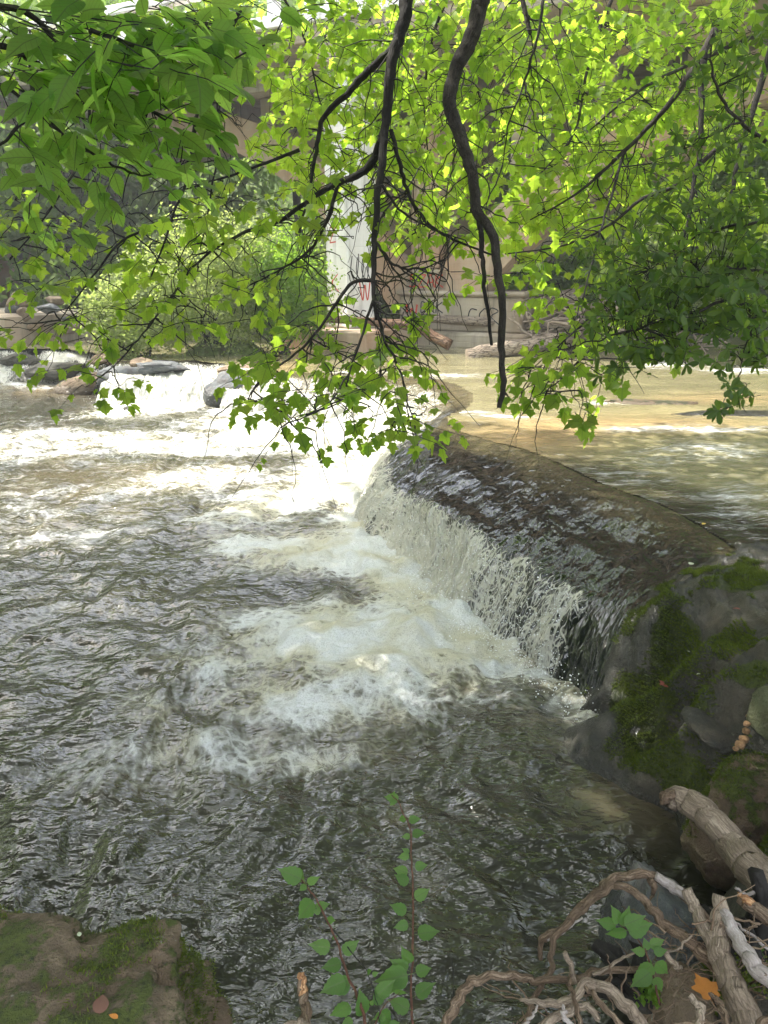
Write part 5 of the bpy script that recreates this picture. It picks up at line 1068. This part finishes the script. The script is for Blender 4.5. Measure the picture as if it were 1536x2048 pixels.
def undergrowth():
    n = 26000; x = rng.uniform(-22, 24, n); y = rng.uniform(22, 34, n); i = np.clip(np.searchsorted(gx, x), 1, len(gx)-1); j = np.clip(np.searchsorted(gy, y), 1, len(gy)-1); g = Zb[j, i]; ok = g > .7; x, y, g = x[ok], y[ok], g[ok]; n = len(x)
    P = np.stack([x, y, g+rng.uniform(0, 2.4, n)*(.6+.5*noise2(x*.5, y*.5, 8))], 1); D = rng.normal(size=(n, 3)); Nn = rng.normal(size=(n, 3))+[0, 0, .5]; X_, D, Nn = frames(D, Nn); S = .24*rng.uniform(.6, 1.4, n)
    tv, tfc = dia; W = P[:, None]+S[:, None, None]*(tv[None, :, 0, None]*1.5*X_[:, None]+tv[None, :, 1, None]*D[:, None]+tv[None, :, 2, None]*Nn[:, None])
    F = (tfc[None]+(np.arange(n)*4)[:, None, None]).reshape(-1, 3); o = obj('undergrowth', W.reshape(-1, 3), F, M_bush, None, False, {'rnd': np.repeat(rng.uniform(0, 1, n), 4)}); tag(o, 'low green undergrowth along the far river bank', 'undergrowth', kind='stuff')
undergrowth()

# ------------------------------------------------------------------ foreground driftwood
def drift(name, pts, r, mat, label, seed, parts=(), amp=.006, bump=.16, sides=12, cat='branch'):
    P = px_line(pts); root = empty(name, P[-1]); tag(root, label, cat)
    tube_obj('stem', rough_line(P, amp, seed), r, mat, root, n=len(P)*10, sides=sides, bump=bump, seed=seed)
    for k, (pp, rr, mm) in enumerate(parts): tube_obj('twig', rough_line(px_line(pp), amp*.7, seed+k+3), rr, mm, root, n=len(pp)*7, sides=8, bump=bump, seed=seed+k)
    return root
drift('bare_branch', [(1338, 1598, 2.62), (1375, 1605, 2.6), (1420, 1640, 2.52), (1462, 1690, 2.45), (1500, 1735, 2.35), (1570, 1800, 2.25), (1720, 1930, 2.1)], [.03, .042, .046, .05, .058, .062, .066], M_drift, 'thick pale bare branch with a broken knobbly end, middle of the right edge', 1,
      [([(1468, 1720, 2.38), (1478, 1742, 2.36), (1470, 1755, 2.36)], [.008, .003], M_pale), ([(1345, 1592, 2.6), (1332, 1590, 2.6), (1328, 1608, 2.6)], [.022, .012], M_driftbark)], amp=.01)
drift('arched_root', [(1082, 1920, 2.05), (1085, 1880, 2.05), (1130, 1850, 2.07), (1180, 1800, 2.1), (1215, 1765, 2.12), (1260, 1748, 2.12), (1305, 1750, 2.12), (1350, 1775, 2.1), (1400, 1820, 2.05), (1440, 1870, 2.02)], [.005, .009, .011, .013, .0125, .013, .0125, .012, .012, .012], M_driftbark, 'long arching brown root looping over the water, upper of two', 2,
      [([(1310, 1752, 2.11), (1350, 1776, 2.09), (1388, 1806, 2.05)], [.0125, .0132, .0125], M_pale), ([(1095, 1882, 2.04), (1120, 1868, 2.04), (1165, 1835, 2.06)], [.003, .004, .003], M_pale), ([(1300, 1760, 2.1), (1308, 1780, 2.1), (1300, 1800, 2.1)], [.01, .003], M_driftbark)], bump=.22)
drift('arched_root', [(1050, 2060, 1.85), (1070, 1990, 1.9), (1100, 1935, 1.95), (1108, 1880, 2.0), (1150, 1835, 2.02), (1200, 1785, 2.05), (1240, 1772, 2.05), (1280, 1795, 2.02), (1330, 1850, 1.98), (1375, 1880, 1.95), (1420, 1915, 1.92), (1460, 1950, 1.9)], [.007, .007, .0065, .008, .009, .0095, .010, .011, .013, .015, .017, .02], M_driftbark, 'second arching root joining the forked stump, lower of two', 3, bump=.2)
drift('forked_stump', [(1500, 2060, 1.75), (1478, 2000, 1.8), (1455, 1950, 1.85), (1437, 1900, 1.9), (1440, 1840, 1.95), (1438, 1790, 1.97)], [.032, .03, .028, .026, .021, .016], M_drift, 'forked upright driftwood stump at the lower right', 4,
      [([(1437, 1905, 1.9), (1410, 1860, 1.95), (1388, 1810, 2.0), (1372, 1778, 2.02)], [.022, .018, .016, .014], M_drift)])
drift('bare_pole', [(1600, 2000, 1.75), (1530, 1950, 1.8), (1490, 1900, 1.86), (1455, 1840, 1.93), (1440, 1815, 1.96)], [.021, .02, .018, .014, .01], M_pale, 'smooth grey peeled branch running behind the forked stump to the corner', 5, bump=.05)
drift('long_branch', [(880, 2070, 1.8), (905, 2020, 1.83), (940, 1968, 1.86), (990, 1950, 1.88), (1060, 1958, 1.9), (1140, 1958, 1.9), (1200, 1945, 1.92), (1285, 1938, 1.92)], [.012, .012, .011, .010, .009, .0085, .0085, .008], M_driftbark, 'long crooked branch lying above the water at the bottom centre', 6,
      [([(1150, 1965, 1.88), (1140, 1930, 1.88), (1130, 1905, 1.88)], [.007, .006], M_drift), ([(1185, 1950, 1.9), (1230, 1925, 1.92), (1270, 1905, 1.93)], [.005, .003], M_drift)], bump=.14)
drift('curved_branch', [(1040, 2000, 1.8), (1090, 2005, 1.8), (1140, 2000, 1.8), (1180, 1968, 1.82), (1230, 1990, 1.8), (1270, 2030, 1.78), (1320, 2080, 1.75)], [.004, .008, .010, .012, .014, .015, .015], M_drift, 'tan branch bent like an elbow at the bottom right', 7, bump=.14)
drift('short_stick', [(605, 2080, 1.75), (612, 2030, 1.8), (606, 1990, 1.83), (602, 1950, 1.85)], [.014, .013, .009, .006], M_driftbark, 'short broken stick with orange splintered top standing left of the saplings', 8,
      [([(607, 1992, 1.828), (604, 1968, 1.84), (603, 1945, 1.85)], [.0105, .0095, .007], M_splinter)], bump=.12)
drift('split_stick', [(1560, 1850, 2.0), (1510, 1818, 2.02), (1478, 1797, 2.05)], [.02, .018, .013], M_driftbark, 'broken stub with a bright splintered end beside the right edge', 9,
      [([(1500, 1806, 2.03), (1488, 1797, 2.04), (1476, 1789, 2.05)], [.015, .012, .006], M_splinter)], bump=.15)
extra = [([(1060, 2070, 1.78), (1120, 2030, 1.78), (1170, 2010, 1.79), (1200, 2040, 1.77)], .011, M_drift), ([(1250, 2060, 1.72), (1200, 2000, 1.75), (1170, 1975, 1.78)], .007, M_driftbark), ([(1150, 2060, 1.72), (1130, 2030, 1.74), (1128, 2010, 1.75)], .006, M_pale), ([(1390, 2070, 1.72), (1400, 2020, 1.76), (1380, 1990, 1.78)], .011, M_drift),
         ([(1465, 2070, 1.7), (1440, 2010, 1.76), (1420, 1985, 1.78)], .008, M_driftbark), ([(1310, 1905, 1.95), (1350, 1900, 1.93), (1385, 1870, 1.92)], .004, M_drift), ([(1330, 1905, 1.9), (1350, 1930, 1.9), (1365, 1935, 1.9)], .007, M_drift), ([(1550, 1775, 2.1), (1500, 1790, 2.1), (1470, 1775, 2.12)], .006, M_pale), ([(1540, 1900, 2.0), (1490, 1860, 2.0), (1460, 1835, 2.0)], .004, M_pale),
         ([(1320, 2075, 1.7), (1350, 2045, 1.73), (1400, 2050, 1.73), (1450, 2040, 1.73)], .004, M_driftbark), ([(1500, 2070, 1.68), (1550, 2030, 1.7)], .01, M_driftbark), ([(560, 2060, 1.75), (600, 2045, 1.76), (625, 2055, 1.76)], .008, M_drift), ([(1010, 2070, 1.75), (1050, 2050, 1.76), (1075, 2010, 1.78)], .004, M_pale), ([(1165, 2060, 1.75), (1145, 1990, 1.8), (1140, 1950, 1.85)], .006, M_driftbark)]
elab = ['thick tan twig under the elbow branch', 'thin brown twig crossing the elbow branch', 'small pale forked twig at the bottom edge', 'stubby grey twig beside the brown rock', 'dark twig below the orange leaf', 'thin twig reaching over the grey boulder', 'short tan twig on top of the brown rock', 'pale rootlet at the right edge below the thick branch', 'thin pale twig behind the split stub', 'fine root along the bottom edge near the corner', 'dark twig in the bottom right corner', 'tan twig at the foot of the short stick', 'thin pale twig beneath the long crooked branch', 'brown twig crossing under the long crooked branch']
for k, (pts, r, mt) in enumerate(extra): 
    o = tube_obj('twig_piece', rough_line(px_line(pts), .006, 40+k), [r, r*.9, r*.6], mt, n=24, sides=8, bump=.15, seed=40+k); tag(o, elab[k], 'twig')
# fine roots in the bottom right corner
rm = MB()
for k in range(170):
    u, v = rng.uniform(1020, 1560), rng.uniform(1840, 2060)
    if u < 1290 and v < 1960: continue
    p = PT(u, v, rng.uniform(1.85, 2.1)); d = unit(rng.normal(size=3)*[1, .7, .6]); L = rng.uniform(.04, .16); V, F = tube(rough_line([p, p+d*L*.5+rng.normal(size=3)*.015, p+d*L], .006, k), [rng.uniform(.0012, .0035), .0008], n=10, sides=5); rm.add(V, F)
o = build_q(rm, 'root_litter', M_driftbark); tag(o, 'tangle of fine rootlets and twig litter on the bank, bottom right', 'roots', kind='stuff')

# ------------------------------------------------------------------ saplings
def sapling(name, stem, r, leaves, label, seed, size=1.0, mat=M_sapling, stems=()):
    P = px_line(stem); root = empty(name, P[0]); tag(root, label, 'sapling'); C = rough_line(P, .002, seed, 40); tube_obj('stem', C, [r, r*.4], M_stem, root, n=60, sides=7, bump=.04)
    for s_ in stems: tube_obj('stem', rough_line(px_line(s_[0]), .002, seed), [s_[1], s_[1]*.4], s_[2], root, n=24, sides=6)
    L = Leaves()
    for (u, v, u2, v2, t) in leaves:   # base and tip of each blade
        a, b = PT(u, v, t), PT(u2, v2, t+rng.uniform(-.01, .015)); d = b-a; s = np.linalg.norm(d); q = C[np.argmin(np.linalg.norm(C-a, axis=1))]
        if np.linalg.norm(q-a) < .12: pass
        L.add(a, d, unit(np.array([0, -.75, .65])+rng.normal(size=3)*.22), s)
    L.build([serr], mat, root, 300)
    return root
sapling('sapling', [(828, 2070, 1.62), (822, 1990, 1.64), (825, 1900, 1.67), (826, 1800, 1.70), (823, 1720, 1.73), (820, 1660, 1.75), (800, 1610, 1.77), (783, 1590, 1.78)], .0028,
        [(797, 1598, 768, 1594, 1.78), (785, 1590, 790, 1583, 1.78), (790, 1600, 780, 1612, 1.78), (818, 1640, 842, 1637, 1.76), (812, 1636, 796, 1640, 1.76), (825, 1668, 850, 1665, 1.75), (820, 1672, 803, 1674, 1.75), (818, 1705, 804, 1697, 1.73), (818, 1710, 795, 1716, 1.73), (830, 1733, 856, 1730, 1.72), (815, 1745, 785, 1737, 1.72), (817, 1765, 788, 1750, 1.71),
         (830, 1796, 860, 1778, 1.70), (813, 1822, 779, 1811, 1.69), (816, 1848, 787, 1856, 1.68), (836, 1868, 880, 1860, 1.68), (822, 1925, 802, 1895, 1.66), (832, 1945, 864, 1935, 1.65), (815, 1940, 780, 1920, 1.65), (833, 1990, 869, 1965, 1.64), (818, 2018, 776, 2000, 1.63), (815, 1950, 750, 1965, 1.64), (800, 1955, 780, 1990, 1.64)], 'taller thin sapling with small toothed leaves, right of the pair at the bottom centre', 1)
sapling('sapling', [(735, 2070, 1.55), (722, 2010, 1.57), (700, 1960, 1.6), (672, 1880, 1.64), (645, 1820, 1.67), (620, 1780, 1.69), (595, 1750, 1.7)], .0034,
        [(602, 1758, 556, 1738, 1.69), (590, 1742, 612, 1765, 1.7), (615, 1765, 640, 1755, 1.69), (612, 1770, 598, 1782, 1.69), (626, 1802, 594, 1840, 1.68), (632, 1815, 660, 1808, 1.68), (640, 1825, 625, 1822, 1.67), (652, 1840, 672, 1842, 1.67), (660, 1895, 617, 1890, 1.64), (686, 1905, 718, 1882, 1.63), (664, 1875, 676, 1873, 1.65), (682, 1928, 642, 1935, 1.62),
         (700, 1970, 648, 1970, 1.6), (690, 1960, 640, 1985, 1.6), (725, 2030, 722, 1980, 1.57), (700, 2010, 660, 2035, 1.58), (705, 2040, 680, 2056, 1.58), (755, 1990, 790, 1960, 1.6), (760, 2010, 750, 1975, 1.6), (770, 2030, 745, 2040, 1.58), (742, 2010, 746, 2000, 1.58), (760, 2025, 785, 2050, 1.58), (780, 2050, 800, 2045, 1.58), (790, 1980, 815, 1990, 1.6), (735, 1946, 742, 1940, 1.6), (745, 1950, 757, 1945, 1.6)], 'leaning reddish sapling with wide toothed leaves, left of the pair at the bottom centre', 2,
        stems=[([(650, 1840, 1.66), (700, 1900, 1.63), (735, 1945, 1.6), (755, 2010, 1.57), (760, 2060, 1.55)], .0014, M_barkdark), ([(745, 2060, 1.55), (770, 2010, 1.58), (800, 1985, 1.6)], .0016, M_stem)])
sapling('sapling', [(1320, 2010, 1.85), (1305, 1950, 1.88), (1290, 1900, 1.9), (1265, 1870, 1.92), (1240, 1850, 1.93)], .0028,
        [(1238, 1846, 1225, 1812, 1.93), (1232, 1850, 1192, 1842, 1.93), (1246, 1852, 1260, 1815, 1.93), (1250, 1850, 1292, 1832, 1.92), (1256, 1860, 1308, 1848, 1.92), (1252, 1862, 1212, 1872, 1.92), (1290, 1905, 1262, 1900, 1.9), (1296, 1900, 1288, 1876, 1.9), (1300, 1892, 1330, 1880, 1.9), (1308, 1905, 1335, 1900, 1.89), (1304, 1925, 1290, 1925, 1.89), (1305, 1930, 1272, 1955, 1.88), (1312, 1925, 1338, 1950, 1.88), (1300, 1945, 1262, 1975, 1.88), (1310, 1955, 1325, 1985, 1.87)], 'low leafy seedling growing among the driftwood at the bottom right', 3)
tube_obj('stalk', px_line([(905, 2010, 1.84), (907, 1960, 1.86), (903, 1905, 1.87)]), [.0016, .0006], M_barkdark, n=10, sides=5)
tag(bpy.data.objects['stalk'], 'single dark leafless stalk standing on the long crooked branch', 'stalk')
# little green weeds on the bank
shrub('bank_weed', PT(1500, 1880, 2.1)-[0, 0, .03], .09, .05, .09, 240, .016, M_sapling, 'tiny bright green weed under the split stub near the right edge', 'weed', 10, 3)
shrub('bank_weed', PT(1290, 1990, 1.92)-[0, 0, .03], .07, .06, .07, 200, .016, M_bushbright, 'tiny yellow green weed left of the brown rock', 'weed', 10, 3)
shrub('bank_moss', PT(1530, 1930, 2.05)-[0, 0, .05], .16, .06, .16, 900, .011, M_moss_f, 'fluffy green moss cushion at the right edge beside the peeled branch', 'moss', 30, 3)

# fallen leaves on the rock
def drop(u, v, mat, size, tm, label, rot=0, z0=None):
    p = None
    for zz in np.linspace(.9, -.05, 200):
        q = PZ(u, v, zz)
        if groundz(q[0], q[1])+.02 >= zz: p = q; break
    if p is None: p = PZ(u, v, .1)
    if z0 is not None: p = PZ(u, v, z0)
    m = mesh('fallen_leaf', tm[0]*[1, 1, 1.3], tm[1], mat, False); o = link(bpy.data.objects.new('fallen_leaf', m)); o.location = p+[0, 0, .012]; o.scale = (size,)*3; o.rotation_euler = (R(14), R(8), rot); tag(o, label, 'leaf')
drop(1335, 1378, M_leafred, .055, maple, 'dull red lobed leaf lying on the green moss', .5)
drop(1212, 1300, M_leafyellow, .025, ovate, 'tiny yellow leaf on the dark wet rock', 1.5)
drop(1378, 1132, M_leafpale, .045, ovate2, 'pale green leaf on the wet rock apron', -1)
drop(1300, 1356, M_leafpale, .03, ovate, 'small grey curled leaf left of the red leaf', 1.2)
drop(1404, 1052, M_leafyellow, .04, ovate, 'yellow leaf drifting at the edge of the upper pool', -1, .63)
drop(1480, 1223, M_leafred, .035, ovate, 'small dark red leaf on the upper right bank rock', 1.3)
drop(1378, 1308, M_leafpale, .02, ovate2, 'whitish leaf fragment on bare grey rock above the moss', .3)
drop(1400, 1352, M_leafpale, .022, ovate, 'narrow pale leaf fragment right of the red leaf', 1.9)
drop(1420, 2005, M_leaforange, .068, maple3, 'large curled orange leaf in the bottom right corner', .3, .70)
drop(200, 2035, M_leafbrown, .05, ovate2, 'brown folded leaf on top of the mossy boulder', .2, .835)
drop(236, 2045, M_leaforange, .022, ovate, 'small orange brown leaf beside the folded brown leaf', 1.2, .83)
drop(160, 1880, M_leafpale, .016, ovate2, 'white fleck of leaf near the top edge of the mossy boulder', .4, .83)
for k, (pts, lab) in enumerate([([(170, 1990, 1.93), (177, 1950, 1.97), (175, 1925, 2.0)], 'straw coloured pine needle standing upright on the mossy boulder'), ([(252, 2025, 1.9), (265, 2000, 1.92), (310, 1990, 1.93)], 'curved straw coloured needle lying on the mossy boulder')]):
    o = tube_obj('pine_needle', px_line(pts), [.0008, .0006], M_straw, n=10, sides=4); tag(o, lab, 'needle')

# ------------------------------------------------------------------ spray and droplets
sv_, sf_ = [], []; V0, F0 = ico(1)
def drops():
    Vs, Fs, n = [], [], 0
    def put(p, r):
        nonlocal n
        Vs.append(V0*r*rng.uniform(.6, 1.4, 3)+p); Fs.append(F0+n); n += len(V0)
    rows, cols = GF.shape[:2]
    for k in range(3800):
        c = int(rng.uniform(0, .62)**1*cols); r_ = int(rng.uniform(.62, 1)*(rows-1)); p = GF[r_, c]
        if FF[r_, c] < .3: continue
        put(p+rng.normal(size=3)*[.04, .04, .035]+[0, 0, .02], rng.uniform(.0015, .005))
    for k in range(2200):
        c = int(rng.uniform(.0, .75)*cols); p = GF[-1, c]; put(p+np.array([rng.normal()*.10-.06, rng.normal()*.10-.04, .03+abs(rng.normal())*.07]), rng.uniform(.0015, .0055))
    for k in range(500):
        p = np.array([-3.9+rng.normal()*.8, 14.4+rng.normal()*.3, .05+abs(rng.normal())*.10]); put(p, rng.uniform(.003, .008))
    o = obj('water_spray', np.vstack(Vs), np.vstack(Fs), M_spray); tag(o, 'white droplets of spray thrown up along the foot of the falls', 'spray', kind='stuff')
drops()

# ------------------------------------------------------------------ summer haze over the river
hm, ht = newmat('haze_air'); HN = NT(ht); vol = HN.n('ShaderNodeVolumePrincipled'); vol.inputs['Color'].default_value = (.93, .96, 1.0, 1); vol.inputs['Density'].default_value = .0026; vol.inputs['Anisotropy'].default_value = .2
ho = HN.n('ShaderNodeOutputMaterial'); HN.l(vol.outputs[0], ho.inputs['Volume'])
V, F = boxV((0, 60, 24), (310, 210, 56)); hz = obj('haze', V, F, hm, smooth=False); tag(hz, kind='stuff')
scene.cycles.volume_bounces = 0; scene.cycles.volume_step_rate = 4
